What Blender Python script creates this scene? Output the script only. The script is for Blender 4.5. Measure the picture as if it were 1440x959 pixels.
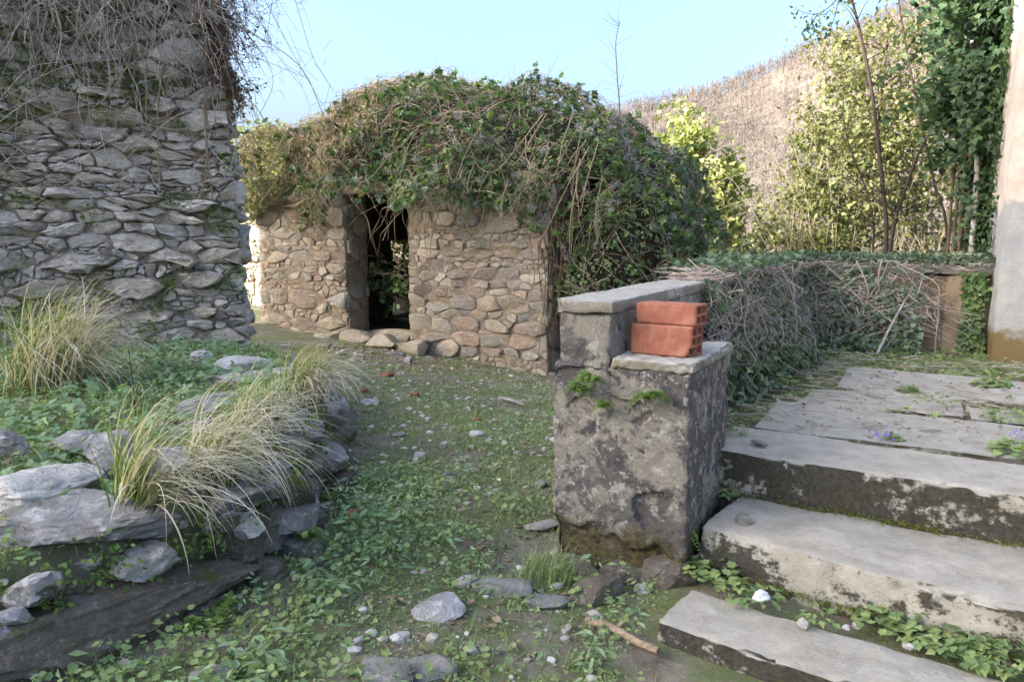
import bpy, bmesh, math, sys
import numpy as np
from mathutils import Vector, Matrix

for o in list(bpy.data.objects):
    bpy.data.objects.remove(o)
SC = bpy.context.scene
COL = SC.collection
RAD = math.radians
rng = np.random.default_rng(7)

# ------------------------------------------------------------------ camera
CAM_Z, PITCH, FOC = 1.35, RAD(8.2), 1040.0      # focal length in pixels of a 1440 px wide picture
cd = bpy.data.cameras.new('camera'); cam = bpy.data.objects.new('camera', cd); COL.objects.link(cam)
cam.location = (0, 0, CAM_Z); cam.rotation_euler = (RAD(90) - PITCH, 0, 0)
cd.sensor_width = 36; cd.lens = FOC / 1440 * 36; cd.clip_end = 5000; cd.clip_start = 0.05
SC.camera = cam

# ------------------------------------------------------------------ sky and sun
SUN_AZ = np.array([-0.94, -0.34]); SUN_AZ /= np.linalg.norm(SUN_AZ)      # horizontal direction towards the sun
SUN_EL = RAD(20)
w = bpy.data.worlds.new('World'); SC.world = w; w.use_nodes = True
nt = w.node_tree; nt.nodes.clear()
sky = nt.nodes.new('ShaderNodeTexSky'); sky.sky_type = 'NISHITA'; sky.sun_disc = False
sky.sun_elevation = SUN_EL; sky.sun_rotation = math.atan2(SUN_AZ[0], SUN_AZ[1])
sky.altitude = 300; sky.air_density = 1.0; sky.dust_density = 10.0; sky.ozone_density = 3.2
bg = nt.nodes.new('ShaderNodeBackground'); bg.inputs['Strength'].default_value = 0.15
wo = nt.nodes.new('ShaderNodeOutputWorld')
nt.links.new(sky.outputs[0], bg.inputs[0]); nt.links.new(bg.outputs[0], wo.inputs[0])
sl = bpy.data.lights.new('sun', 'SUN'); sl.energy = 3.0; sl.angle = RAD(0.5); sl.color = (1.0, 0.96, 0.89)
sun = bpy.data.objects.new('sun', sl); COL.objects.link(sun)
sd = Vector((SUN_AZ[0] * math.cos(SUN_EL), SUN_AZ[1] * math.cos(SUN_EL), math.sin(SUN_EL)))
sun.rotation_euler = sd.to_track_quat('Z', 'Y').to_euler()
vs = SC.view_settings; vs.view_transform = 'Standard'; vs.look = 'None'; vs.gamma = 1.0; vs.exposure = 2.32
SC.cycles.use_denoising = True
SC.cycles.max_bounces = 8; SC.cycles.diffuse_bounces = 5; SC.cycles.transmission_bounces = 5; SC.cycles.transparent_max_bounces = 6

# ------------------------------------------------------------------ helpers
def at(px, py, z=None, Y=None):
    """a point of the place: where the line of sight meets the level z or the distance Y"""
    x = (px - 720) / FOC; y = -(py - 479.5) / FOC
    d = np.array([x, math.cos(PITCH) + y * math.sin(PITCH), -math.sin(PITCH) + y * math.cos(PITCH)])
    t = (z - CAM_Z) / d[2] if z is not None else Y / d[1]
    return np.array([0, 0, CAM_Z]) + d * t

def srgb(r, g, b):
    f = lambda c: c / 12.92 if c <= 0.04045 else ((c + 0.055) / 1.055) ** 2.4
    return (f(r / 255), f(g / 255), f(b / 255), 1.0)

def hash3(i, j, k, s):
    n = (i.astype(np.int64) * 374761393 + j.astype(np.int64) * 668265263 + k.astype(np.int64) * 2147483647 + s * 974711) & 0x7fffffff
    n = (n ^ (n >> 13)) * 1274126177 & 0x7fffffff
    n = (n ^ (n >> 16)) * 668265263 & 0x7fffffff
    return ((n ^ (n >> 15)) & 0xffff) / 65535.0

def noise(P, s=0):
    """value noise in -1..1 of an (n,3) array"""
    P = np.asarray(P, float); F = np.floor(P); f = P - F; f = f * f * (3 - 2 * f)
    i, j, k = F[:, 0], F[:, 1], F[:, 2]
    r = 0
    for a in (0, 1):
        wa = f[:, 0] if a else 1 - f[:, 0]
        for b in (0, 1):
            wb = f[:, 1] if b else 1 - f[:, 1]
            for c in (0, 1):
                wc = f[:, 2] if c else 1 - f[:, 2]
                r = r + wa * wb * wc * hash3(i + a, j + b, k + c, s)
    return r * 2 - 1

def fbm(P, s=0, octs=3):
    r = 0; a = 0.5
    for o in range(octs):
        r = r + a * noise(np.asarray(P) * 2 ** o, s + o * 17); a *= 0.5
    return r

def noise2(x, y, s=0):
    x = np.asarray(x, float); y = np.asarray(y, float)
    sh = np.broadcast(x, y).shape
    P = np.stack([np.broadcast_to(x, sh).ravel(), np.broadcast_to(y, sh).ravel(), np.full(sh, 0.37).ravel()], 1)
    return fbm(P, s).reshape(sh)

def sstep(a, b, x):
    t = np.clip((np.asarray(x, float) - a) / (b - a), 0, 1); return t * t * (3 - 2 * t)

def link(o, parent=None):
    COL.objects.link(o)
    if parent is not None: o.parent = parent
    return o

def tag(o, label=None, cat=None, group=None, kind=None):
    if label: o['label'] = label
    if cat: o['category'] = cat
    if group: o['group'] = group
    if kind: o['kind'] = kind
    return o

def empty(name, label, cat, group=None):
    o = bpy.data.objects.new(name, None); COL.objects.link(o)
    return tag(o, label, cat, group)

def mesh(name, V, F, mat=None, parent=None, smooth=None, attr=None):
    """V (n,3); F an (m,k) int array or a list of such arrays; smooth: None flat, True, or an angle in degrees"""
    Fs = F if isinstance(F, (list, tuple)) else [F]
    Fs = [np.asarray(f, np.int32) for f in Fs if len(f)]
    me = bpy.data.meshes.new(name)
    me.vertices.add(len(V)); me.vertices.foreach_set('co', np.ascontiguousarray(V, np.float32).ravel())
    nl = sum(f.size for f in Fs); npoly = sum(len(f) for f in Fs)
    me.loops.add(nl); me.loops.foreach_set('vertex_index', np.concatenate([f.ravel() for f in Fs]))
    me.polygons.add(npoly)
    tot = np.concatenate([np.full(len(f), f.shape[1], np.int32) for f in Fs])
    st = np.concatenate([[0], np.cumsum(tot)[:-1]]).astype(np.int32)
    me.polygons.foreach_set('loop_start', st)
    if smooth is not None: me.polygons.foreach_set('use_smooth', np.ones(npoly, bool))
    me.update(calc_edges=True)
    if smooth is not None and smooth is not True: me.set_sharp_from_angle(angle=RAD(smooth))
    for k, v in (attr or {}).items():
        a = me.attributes.new(k, 'FLOAT', 'POINT'); a.data.foreach_set('value', np.ascontiguousarray(v, np.float32))
    if mat: me.materials.append(mat)
    o = bpy.data.objects.new(name, me)
    return link(o, parent)

# ---- node materials
class NB:
    def __init__(s, name):
        s.m = bpy.data.materials.new(name); s.m.use_nodes = True; s.t = s.m.node_tree; s.t.nodes.clear()
        s.out = s.t.nodes.new('ShaderNodeOutputMaterial'); s._c = None
    def n(s, typ, **kw):
        x = s.t.nodes.new(typ)
        for k, v in kw.items(): setattr(x, k, v)
        return x
    def l(s, a, b): s.t.links.new(a, b)
    def coord(s):
        if s._c is None: s._c = s.n('ShaderNodeTexCoord').outputs['Object']
        return s._c
    def noise(s, scale, detail=5, rough=0.6, stretch=None, dist=0.0, off=None):
        t = s.n('ShaderNodeTexNoise'); t.inputs['Scale'].default_value = scale; t.inputs['Detail'].default_value = detail
        t.inputs['Roughness'].default_value = rough; t.inputs['Distortion'].default_value = dist
        c = s.coord()
        if stretch or off:
            mp = s.n('ShaderNodeMapping')
            if stretch: mp.inputs['Scale'].default_value = stretch
            if off: mp.inputs['Location'].default_value = off
            s.l(c, mp.inputs[0]); c = mp.outputs[0]
        s.l(c, t.inputs['Vector']); return t.outputs['Fac']
    def vor(s, scale, feature='F1'):
        t = s.n('ShaderNodeTexVoronoi'); t.feature = feature; t.inputs['Scale'].default_value = scale; s.l(s.coord(), t.inputs['Vector']); return t.outputs['Distance']
    def ramp(s, fac, stops, interp='LINEAR'):
        r = s.n('ShaderNodeValToRGB'); r.color_ramp.interpolation = interp; e = r.color_ramp.elements
        while len(e) > 1: e.remove(e[-1])
        e[0].position = stops[0][0]; e[0].color = stops[0][1]
        for p, c in stops[1:]:
            x = e.new(p); x.color = c
        s.l(fac, r.inputs[0]); return r.outputs[0]
    def step(s, fac, a, b):
        r = s.n('ShaderNodeMapRange'); r.interpolation_type = 'SMOOTHSTEP'
        r.inputs['From Min'].default_value = a; r.inputs['From Max'].default_value = b; s.l(fac, r.inputs['Value']); return r.outputs['Result']
    def math(s, op, a, b=None):
        m = s.n('ShaderNodeMath', operation=op)
        for i, v in enumerate((a, b)):
            if v is None: continue
            if isinstance(v, (int, float)): m.inputs[i].default_value = v
            else: s.l(v, m.inputs[i])
        return m.outputs[0]
    def mix(s, fac, a, b, mode='MIX'):
        m = s.n('ShaderNodeMix', data_type='RGBA', blend_type=mode)
        for sock, v in ((m.inputs[0], fac), (m.inputs[6], a), (m.inputs[7], b)):
            if isinstance(v, (int, float)): sock.default_value = v
            elif isinstance(v, tuple): sock.default_value = v
            else: s.l(v, sock)
        return m.outputs[2]
    def sep(s, v):
        x = s.n('ShaderNodeSeparateXYZ'); s.l(v, x.inputs[0]); return x.outputs
    def nz(s): return s.sep(s.n('ShaderNodeNewGeometry').outputs['Normal'])[2]
    def pos(s): return s.sep(s.n('ShaderNodeNewGeometry').outputs['Position'])
    def rnd(s): return s.n('ShaderNodeObjectInfo').outputs['Random']
    def attr(s, name): return s.n('ShaderNodeAttribute', attribute_name=name).outputs['Fac']
    def bump(s, h, strength=0.5, dist=0.01, prev=None):
        b = s.n('ShaderNodeBump'); b.inputs['Strength'].default_value = strength; b.inputs['Distance'].default_value = dist
        s.l(h, b.inputs['Height'])
        if prev: s.l(prev, b.inputs['Normal'])
        return b.outputs[0]
    def done(s, col, rough=0.9, normal=None, spec=0.25, transl=0.0, tcol=None):
        p = s.n('ShaderNodeBsdfPrincipled')
        for sock, v in ((p.inputs['Base Color'], col), (p.inputs['Roughness'], rough)):
            if isinstance(v, (int, float, tuple)): sock.default_value = v
            else: s.l(v, sock)
        p.inputs['Specular IOR Level'].default_value = spec
        if normal: s.l(normal, p.inputs['Normal'])
        o = p.outputs[0]
        if transl:
            t = s.n('ShaderNodeBsdfTranslucent'); c = tcol if tcol is not None else col
            if isinstance(c, tuple): t.inputs[0].default_value = c
            else: s.l(c, t.inputs[0])
            m = s.n('ShaderNodeMixShader'); m.inputs[0].default_value = transl; s.l(o, m.inputs[1]); s.l(t.outputs[0], m.inputs[2]); o = m.outputs[0]
        s.l(o, s.out.inputs[0]); return s.m

def stone_mat(name, cols, lichen, dirt, moss, lich_amt=0.5, moss_amt=0.4, bump=0.7, var=0.35):
    b = NB(name)
    base = b.ramp(b.rnd(), [(i / (len(cols) - 1), c) for i, c in enumerate(cols)])
    big = b.noise(5, 6, 0.65); fine = b.noise(38, 6, 0.7); mid = b.noise(14, 5, 0.6, (1, 1, 2.2), 0.4)
    c = b.mix(b.step(big, 0.35, 0.7), base, b.mix(0.5, base, dirt))
    c = b.mix(b.math('MULTIPLY', b.step(mid, 0.52, 0.66), lich_amt), c, lichen)
    c = b.mix(b.math('MULTIPLY', b.step(fine, 0.55, 0.72), 0.5), c, b.mix(0.55, c, (0.75, 0.75, 0.75, 1), 'MIX'))
    c = b.mix(b.math('MULTIPLY', b.step(b.noise(55, 4, 0.6, off=(3, 1, 7)), 0.56, 0.7), 0.55), c, b.mix(0.75, c, dirt))
    ms = b.math('MULTIPLY', b.step(b.noise(4.2, 6, 0.7, off=(9, 4, 2)), 0.55, 0.63), b.step(b.nz(), -0.3, 0.6))
    c = b.mix(b.math('MULTIPLY', ms, moss_amt), c, b.mix(fine, moss, b.mix(0.5, moss, dirt)))
    h = b.math('ADD', b.math('MULTIPLY', mid, 0.8), b.math('ADD', b.math('MULTIPLY', fine, 0.5), big))
    vf = b.noise(110, 4, 0.7)
    return b.done(c, 0.92, b.bump(vf, 0.35, 0.006, b.bump(h, bump, 0.045)), 0.12)

def leaf_mat(name, cols, transl=0.35, rough=0.55, spec=0.3, tint=None):
    b = NB(name)
    c = b.ramp(b.attr('rnd'), [(i / max(1, len(cols) - 1), x) for i, x in enumerate(cols)])
    t = b.mix(1.0, c, tint or (1.25, 1.35, 0.6, 1), 'MULTIPLY')
    return b.done(c, rough, None, spec, transl, t)

def plain_mat(name, cols, scale=20, rough=0.9, bump=0.4, dist=0.01, stretch=None):
    b = NB(name); f = b.noise(scale, 6, 0.65, stretch); c = b.ramp(b.step(f, 0.28, 0.72), [(i / max(1, len(cols) - 1), x) for i, x in enumerate(cols)])
    return b.done(c, rough, b.bump(f, bump, dist), 0.15)

# ---- shapes
def rot_z(a): return np.array([[math.cos(a), -math.sin(a), 0], [math.sin(a), math.cos(a), 0], [0, 0, 1]])
def unit(v): v = np.asarray(v, float); return v / np.maximum(1e-9, np.linalg.norm(v, axis=-1, keepdims=True))

_ico = {}
def ico(sub):
    if sub not in _ico:
        bm = bmesh.new(); bmesh.ops.create_icosphere(bm, subdivisions=sub, radius=1.0)
        _ico[sub] = (np.array([v.co[:] for v in bm.verts]), np.array([[v.index for v in f.verts] for f in bm.faces])); bm.free()
    V, F = _ico[sub]; return V.copy(), F

def rock_data(size, sub=3, seed=0, planes=9, amp=0.06, yaw=0.0, tilt=(0, 0)):
    r = np.random.default_rng(seed); V, F = ico(sub)
    V = np.sign(V) * np.abs(V) ** 0.75                       # towards a block
    for _ in range(planes):
        n = unit(r.normal(size=3)); c = r.uniform(0.55, 0.92)
        d = V @ n; V = V - np.maximum(0, d - c)[:, None] * n * 0.95
    o = r.uniform(0, 50, 3)
    V = V * (1 + amp * 1.6 * fbm(V * 1.6 + o, seed)[:, None] + amp * 0.9 * noise(V * 5 + o, seed)[:, None])
    if sub > 3:
        st = V @ unit(r.normal(size=3) * np.array([.4, .4, 1.0]))                     # bedding planes and fractures
        V = V * (1 + amp * 0.6 * (1 - 2 * np.abs(noise(V * 4.5 + o, seed + 3)))[:, None] * 0.6 + amp * 0.45 * noise(np.column_stack([st * 13, st * 0, V[:, 0] * 1.5]) + o, seed + 4)[:, None] + amp * 0.4 * noise(V * 11 + o, seed)[:, None] + amp * 0.3 * noise(V * 24 + o, seed + 1)[:, None])
    V = V / np.abs(V).max(0)
    V = V * (np.asarray(size) / 2)
    cx, cy = math.cos(tilt[0]), math.cos(tilt[1]); sx, sy = math.sin(tilt[0]), math.sin(tilt[1])
    V = V @ np.array([[1, 0, 0], [0, cx, -sx], [0, sx, cx]]).T @ np.array([[cy, 0, sy], [0, 1, 0], [-sy, 0, cy]]).T @ rot_z(yaw).T
    return V, F

def rock(name, pos, size, mat, seed, parent=None, sub=3, yaw=0.0, tilt=(0, 0), planes=9, amp=0.06):
    V, F = rock_data(size, sub, seed, planes, amp, yaw, tilt)
    return mesh(name, V + np.asarray(pos), F, mat, parent, 28)

def rough_box_data(frame, lo, hi, res, rnd=0.02, amp=0.01, freq=6.0, seed=0, fn=None, skip=()):
    """a rounded, uneven block in the local axes of frame = (origin, U, V, W); fn(local, normal) adds displacement"""
    lo = np.asarray(lo, float); hi = np.asarray(hi, float); Vs = []; Fs = []; off = 0
    rs = res if hasattr(res, '__len__') else (res,) * 3
    n = [max(2, int(math.ceil((hi[i] - lo[i]) / rs[i]))) for i in range(3)]
    for ax in range(3):
        a, c = [(1, 2), (2, 0), (0, 1)][ax]
        for side in (0, 1):
            if (ax, side) in skip: continue
            A, C = np.meshgrid(np.linspace(lo[a], hi[a], n[a] + 1), np.linspace(lo[c], hi[c], n[c] + 1), indexing='ij')
            P = np.zeros(A.shape + (3,)); P[..., a] = A; P[..., c] = C; P[..., ax] = hi[ax] if side else lo[ax]
            I = np.arange(A.size).reshape(A.shape)
            q = np.stack([I[:-1, :-1], I[1:, :-1], I[1:, 1:], I[:-1, 1:]], -1).reshape(-1, 4)
            if not side: q = q[:, ::-1]
            Vs.append(P.reshape(-1, 3)); Fs.append(q + off); off += A.size
    V = np.concatenate(Vs); F = np.concatenate(Fs)
    key = np.round(V * 2e4).astype(np.int64); _, ui, inv = np.unique(key, axis=0, return_index=True, return_inverse=True)
    V = V[ui]; F = inv.reshape(-1)[F]
    rr = np.minimum(rnd, (hi - lo) / 2 * 0.98)
    inner = np.clip(V, lo + rr, hi - rr); d = V - inner; N = unit(d)
    V = inner + N * np.minimum(rr.min() if np.ndim(rr) else rr, np.linalg.norm(d, axis=1))[:, None] if rnd else V
    o, U, Vv, W = [np.asarray(q, float) for q in frame]
    world = o + V[:, :1] * U + V[:, 1:2] * Vv + V[:, 2:] * W
    disp = amp * (fbm(world * freq, seed, 4) + 0.0)
    if fn is not None: disp = disp + fn(V, N)
    V = V + N * disp[:, None]
    return o + V[:, :1] * U + V[:, 1:2] * Vv + V[:, 2:] * W, F

def rough_box(name, frame, lo, hi, res, mat, parent=None, rnd=0.02, amp=0.01, freq=6.0, seed=0, fn=None, smooth=40, skip=()):
    V, F = rough_box_data(frame, lo, hi, res, rnd, amp, freq, seed, fn, skip)
    return mesh(name, V, F, mat, parent, smooth)

def tubes_data(paths, sides=4):
    """paths: list of (points (k,3), r0, r1)"""
    Vs, Fs, R, off = [], [], [], 0
    ang = np.arange(sides) / sides * 2 * math.pi
    for i, (P, r0, r1) in enumerate(paths):
        P = np.asarray(P, float); k = len(P)
        T = unit(np.gradient(P, axis=0)); ref = np.array([0.31, 0.17, 0.93]) if abs(T[:, 2]).mean() < 0.8 else np.array([0.93, 0.31, 0.17])
        A = unit(np.cross(T, ref)); B = np.cross(T, A)
        r = np.linspace(r0, r1, k)[:, None, None]
        ring = P[:, None, :] + r * (np.cos(ang)[None, :, None] * A[:, None, :] + np.sin(ang)[None, :, None] * B[:, None, :])
        Vs.append(ring.reshape(-1, 3))
        I = np.arange(k * sides).reshape(k, sides); J = np.roll(I, -1, 1)
        Fs.append(np.stack([I[:-1], J[:-1], J[1:], I[1:]], -1).reshape(-1, 4) + off); off += k * sides
        R.append(np.full(k * sides, (i * 0.618034) % 1.0))
    return np.concatenate(Vs), np.concatenate(Fs), np.concatenate(R)

def tubes(name, paths, mat, parent=None, sides=4, kind=None):
    V, F, R = tubes_data(paths, sides)
    o = mesh(name, V, F, mat, parent, True, {'rnd': R})
    if kind: o['kind'] = kind
    return o

def spline(pts, n):
    P = np.asarray(pts, float); m = len(P)
    Q = np.vstack([2 * P[0] - P[1], P, 2 * P[-1] - P[-2]]); t = np.linspace(0, m - 1 - 1e-6, n); i = t.astype(int); f = (t - i)[:, None]
    a, b_, c, d = Q[i], Q[i + 1], Q[i + 2], Q[i + 3]
    return 0.5 * (2 * b_ + (c - a) * f + (2 * a - 5 * b_ + 4 * c - d) * f ** 2 + (3 * b_ - a - 3 * c + d) * f ** 3)

def _fan(pts, zc):
    pts = np.asarray(pts, float); n = len(pts); V = np.vstack([pts, [[0, 0.4, zc]]])
    return V, np.array([[n, i, (i + 1) % n] for i in range(n)])
LEAF = {
    'ivy': _fan([(0, 0, 0), (.42, .05, .06), (.55, .38, .05), (.26, .52, .02), (0, 1, -.08), (-.26, .52, .02), (-.55, .38, .05), (-.42, .05, .06)], -.07),
    'oval': (np.array([(0, 0, 0), (.3, .42, .09), (0, 1, -.06), (-.3, .42, .09), (0, .45, 0.0)]), np.array([[0, 1, 4], [1, 2, 4], [0, 4, 3], [4, 2, 3]])),
    'slim': (np.array([(0, 0, 0), (.17, .42, .05), (0, 1, -.12), (-.17, .42, .05)]), np.array([[0, 1, 2], [0, 2, 3]])),
    'lobed': _fan([(0, 0, 0), (.32, -.05, .05), (.38, .2, .0), (.56, .36, .07), (.36, .58, .02), (.32, .88, .05), (0, .82, -.02), (-.32, .88, .05), (-.36, .58, .02), (-.56, .36, .07), (-.38, .2, .0), (-.32, -.05, .05)], -.05),
}
_o = LEAF['oval']
def _tri():
    Vs, Fs = [], []
    for k, a in enumerate((0, 1.75, -1.75)):
        V = _o[0] * np.array([.95, .70, 1]) ; R = rot_z(a); V = V @ R.T; V[:, 1] += .28; Vs.append(V); Fs.append(_o[1] + 5 * k)
    return np.concatenate(Vs), np.concatenate(Fs)
LEAF['tri'] = _tri()

def leaves_data(kind, pos, direc, nrm, size, rnd, width=1.0):
    T0, F0 = LEAF[kind]; n = len(pos)
    T = unit(direc); R = unit(np.cross(T, nrm)); N = np.cross(R, T)
    s = np.asarray(size)[:, None, None]
    V = pos[:, None, :] + s * (T0[None, :, 0:1] * width * R[:, None, :] + T0[None, :, 1:2] * T[:, None, :] + T0[None, :, 2:3] * N[:, None, :])
    F = (F0[None] + (np.arange(n) * len(T0))[:, None, None]).reshape(-1, 3)
    return V.reshape(-1, 3), F, np.repeat(rnd, len(T0))

def leaves(name, kind, pos, direc, nrm, size, mat, parent=None, rnd=None, width=1.0, okind='stuff'):
    pos = np.asarray(pos); n = len(pos)
    if rnd is None: rnd = rng.random(n)
    V, F, R = leaves_data(kind, pos, direc, nrm, np.broadcast_to(size, (n,)), rnd, width)
    o = mesh(name, V, F, mat, parent, True, {'rnd': R})
    if okind: o['kind'] = okind
    return o

def blades_data(base, az, L, th0, bend, width, segs=7, power=1.5, twist=0.0):
    """arching ribbons: base (n,3), az heading, L length, th0 starting elevation, bend total fall in radians"""
    n = len(base); s = np.linspace(0, 1, segs + 1)
    th = th0[:, None] - bend[:, None] * s[None] ** power
    az2 = az[:, None] + twist * s[None] if np.ndim(twist) == 0 else az[:, None] + twist[:, None] * s[None]
    step = np.stack([np.cos(th) * np.cos(az2), np.cos(th) * np.sin(az2), np.sin(th)], -1) * (L / segs)[:, None, None]
    P = base[:, None, :] + np.concatenate([np.zeros((n, 1, 3)), np.cumsum(step[:, :-1], 1)], 1)
    side = np.stack([-np.sin(az), np.cos(az), np.zeros(n)], -1)[:, None, :]
    wd = (width[:, None] * (1 - s[None] ** 2 * 0.92))[:, :, None] / 2
    V = np.stack([P - side * wd, P + side * wd], 2).reshape(-1, 3)
    I = np.arange(n * (segs + 1) * 2).reshape(n, segs + 1, 2)
    F = np.stack([I[:, :-1, 0], I[:, :-1, 1], I[:, 1:, 1], I[:, 1:, 0]], -1).reshape(-1, 4)
    return V, F, np.tile(np.repeat(s, 2), n)

def blades(name, base, az, L, th0, bend, width, mat, parent=None, segs=7, power=1.5, twist=0.0, okind=None):
    V, F, S = blades_data(base, az, L, th0, bend, width, segs, power, twist)
    R = np.repeat(rng.random(len(base)), (segs + 1) * 2)
    o = mesh(name, V, F, mat, parent, True, {'rnd': R, 'along': S})
    if okind: o['kind'] = okind
    return o

# ---- rubble masonry: cells of a weighted diagram, each cell a stone of its own
def power_cells(S, W, rect, asp):
    S = S / np.array([asp, 1.0]); x0, x1, y0, y1 = rect; x0 /= asp; x1 /= asp
    D = ((S[:, None] - S[None]) ** 2).sum(-1); np.fill_diagonal(D, 1e9); order = np.argsort(D - W[None], 1)[:, :90]
    out = []
    for i in range(len(S)):
        poly = [(x0, y0), (x1, y0), (x1, y1), (x0, y1)]
        for j in order[i]:
            nx, ny = 2 * (S[j] - S[i]); k = (S[j] ** 2).sum() - (S[i] ** 2).sum() - W[j] + W[i]
            d = [nx * p[0] + ny * p[1] - k for p in poly]
            if max(d) <= 0: continue
            if min(d) >= 0: poly = []; break
            q = []
            for a in range(len(poly)):
                b_ = (a + 1) % len(poly)
                if d[a] <= 0: q.append(poly[a])
                if (d[a] < 0) != (d[b_] < 0):
                    t = d[a] / (d[a] - d[b_]); q.append((poly[a][0] + t * (poly[b_][0] - poly[a][0]), poly[a][1] + t * (poly[b_][1] - poly[a][1])))
            poly = q
            if len(poly) < 3: break
        out.append(np.array(poly) * np.array([asp, 1.0]) if len(poly) >= 3 else None)
    return out

def course_seeds(r, x0, x1, z0, z1, hs, asp, jit=0.3, chink=0.25, big=0.08):
    S, W = [], []; z = z0
    while z < z1:
        h = r.choice(hs) * r.uniform(0.8, 1.25); x = x0 - r.uniform(0, h * asp)
        while x < x1:
            w = h * asp * r.uniform(0.55, 1.7)
            S.append((x + w / 2 + r.normal() * jit * h * 0.6, z + h / 2 + r.normal() * jit * h * 0.45)); k = r.uniform(0.8, 1.15) * (1.7 if r.random() < big else 1.0); W.append((h / 2 * k) ** 2)
            if r.random() < chink: S.append((x + r.uniform(0, w), z + h * r.uniform(0.0, 0.15))); W.append((h * 0.22) ** 2)
            x += w
        z += h
    return np.array(S), np.array(W)

def stone_mesh(poly, r, gap, proud, depth, round_=0.5, rough=1.0, n=13):
    c = poly.mean(0); P = []
    m = len(poly); per = np.linalg.norm(np.roll(poly, -1, 0) - poly, axis=1); tot = per.sum()
    for i in range(m):
        k = max(1, int(round(n * per[i] / tot)))
        for t in range(k): P.append(poly[i] + (poly[(i + 1) % m] - poly[i]) * t / k)
    P = np.array(P)
    P = (1 - round_) * P + round_ * (np.roll(P, 1, 0) + np.roll(P, -1, 0)) / 2
    d = P - c; L = np.linalg.norm(d, axis=1, keepdims=True); sz = L.mean()
    P = c + d * np.maximum(0.35, 1 - gap / np.maximum(L, 1e-4)) + r.normal(size=P.shape) * 0.035 * sz * rough
    k = len(P); tilt = r.normal(size=2) * 0.16 * rough
    def ring(f, z, jz): 
        q = c + (P - c) * f; zz = z + (q - c) @ tilt + r.normal(size=k) * jz; return np.column_stack([q, zz])
    V = np.vstack([ring(0.97, -depth, 0) * [1, 1, 0] + [0, 0, -depth], ring(1.0, proud * 0.25, 0.10 * proud), ring(0.88, proud * 0.8, 0.14 * proud), ring(0.5, proud, 0.16 * proud), [[c[0], c[1], proud * r.uniform(0.85, 1.2)]]])
    F4 = []
    for q in range(3):
        for i in range(k): F4.append((q * k + i, q * k + (i + 1) % k, (q + 1) * k + (i + 1) % k, (q + 1) * k + i))
    F3 = [(3 * k + i, 3 * k + (i + 1) % k, 4 * k) for i in range(k)]
    return V, F4, F3, c

def masonry(parent, O, U, N, rect, mat, seed, hs, asp=2.2, gap=0.012, proud=0.035, depth=0.06, jit=0.3, chink=0.25, big=0.08, warp=0.03, limit=300, keep=None, uwarp=None, nwarp=None, round_=0.5, rough=1.0, name='stone', seeds=None):
    """stones set in a wall plane: O origin, U along, z up, N outwards"""
    r = np.random.default_rng(seed); O, U, N = [np.asarray(q, float) for q in (O, U, N)]
    x0, x1, z0, z1 = rect
    S, W = seeds if seeds is not None else course_seeds(r, x0, x1, z0, z1, hs, asp, jit, chink, big)
    cells = power_cells(S, W, rect, asp); items = []
    for poly in cells:
        if poly is None: continue
        per = np.ptp(poly[:, 0]) * np.ptp(poly[:, 1])
        if per < 0.0006 or (np.ptp(poly[:, 1]) > 0.24 and np.ptp(poly[:, 1]) > 1.2 * np.ptp(poly[:, 0])): continue
        c = poly.mean(0)
        q = poly.copy()
        e = np.minimum(1, np.minimum(np.minimum(q[:, 0] - x0, x1 - q[:, 0]) / 0.06, 1))
        wv = np.column_stack([noise2(q[:, 0] * 2.2, q[:, 1] * 2.2, seed), noise2(q[:, 0] * 2.2 + 9, q[:, 1] * 2.2, seed + 5)]) * warp * 2
        wv[:, 0] *= np.clip(e, 0, 1); q = q + wv
        sz = math.sqrt(per)
        V, F4, F3, cc = stone_mesh(q, r, gap * r.uniform(0.3, 1.9), proud * r.uniform(0.35, 1.6) * min(1.6, max(0.5, sz / 0.16)), depth, round_, rough)
        if uwarp is not None: V[:, 0] += uwarp(V[:, 1])
        if nwarp is not None: V[:, 2] += nwarp(V[:, 1])
        Wd = O + V[:, :1] * U + V[:, 1:2] * np.array([0, 0, 1.0]) + V[:, 2:] * N
        items.append((sz, Wd, F4, F3, keep is None or keep(*(O + cc[0] * U + cc[1] * np.array([0, 0, 1.0])))))
    items.sort(key=lambda t: (not t[4], -t[0])); rest = []
    for i, (sz, Wd, F4, F3, kp) in enumerate(items):
        if i < limit and kp: mesh(name, Wd, [F4, F3], mat, parent, 32)
        else: rest.append((Wd, F4, F3))
    if rest:
        Vs, A, B, off = [], [], [], 0
        for Wd, F4, F3 in rest:
            Vs.append(Wd); A.append(np.array(F4) + off); B.append(np.array(F3) + off); off += len(Wd)
        o = mesh('rubble_stones', np.concatenate(Vs), [np.concatenate(A), np.concatenate(B)], mat, parent, 32); o['kind'] = 'stuff'
    return len(items)

def in_view(x, y, z, m=60):
    f = np.array([0, math.cos(PITCH), -math.sin(PITCH)]); u = np.array([0, math.sin(PITCH), math.cos(PITCH)]); p = np.array([x, y, z - CAM_Z])
    t = p @ f
    return t > 0.2 and -m < 720 + FOC * x / t < 1440 + m and -m < 479.5 - FOC * (p @ u) / t < 959 + m

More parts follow.
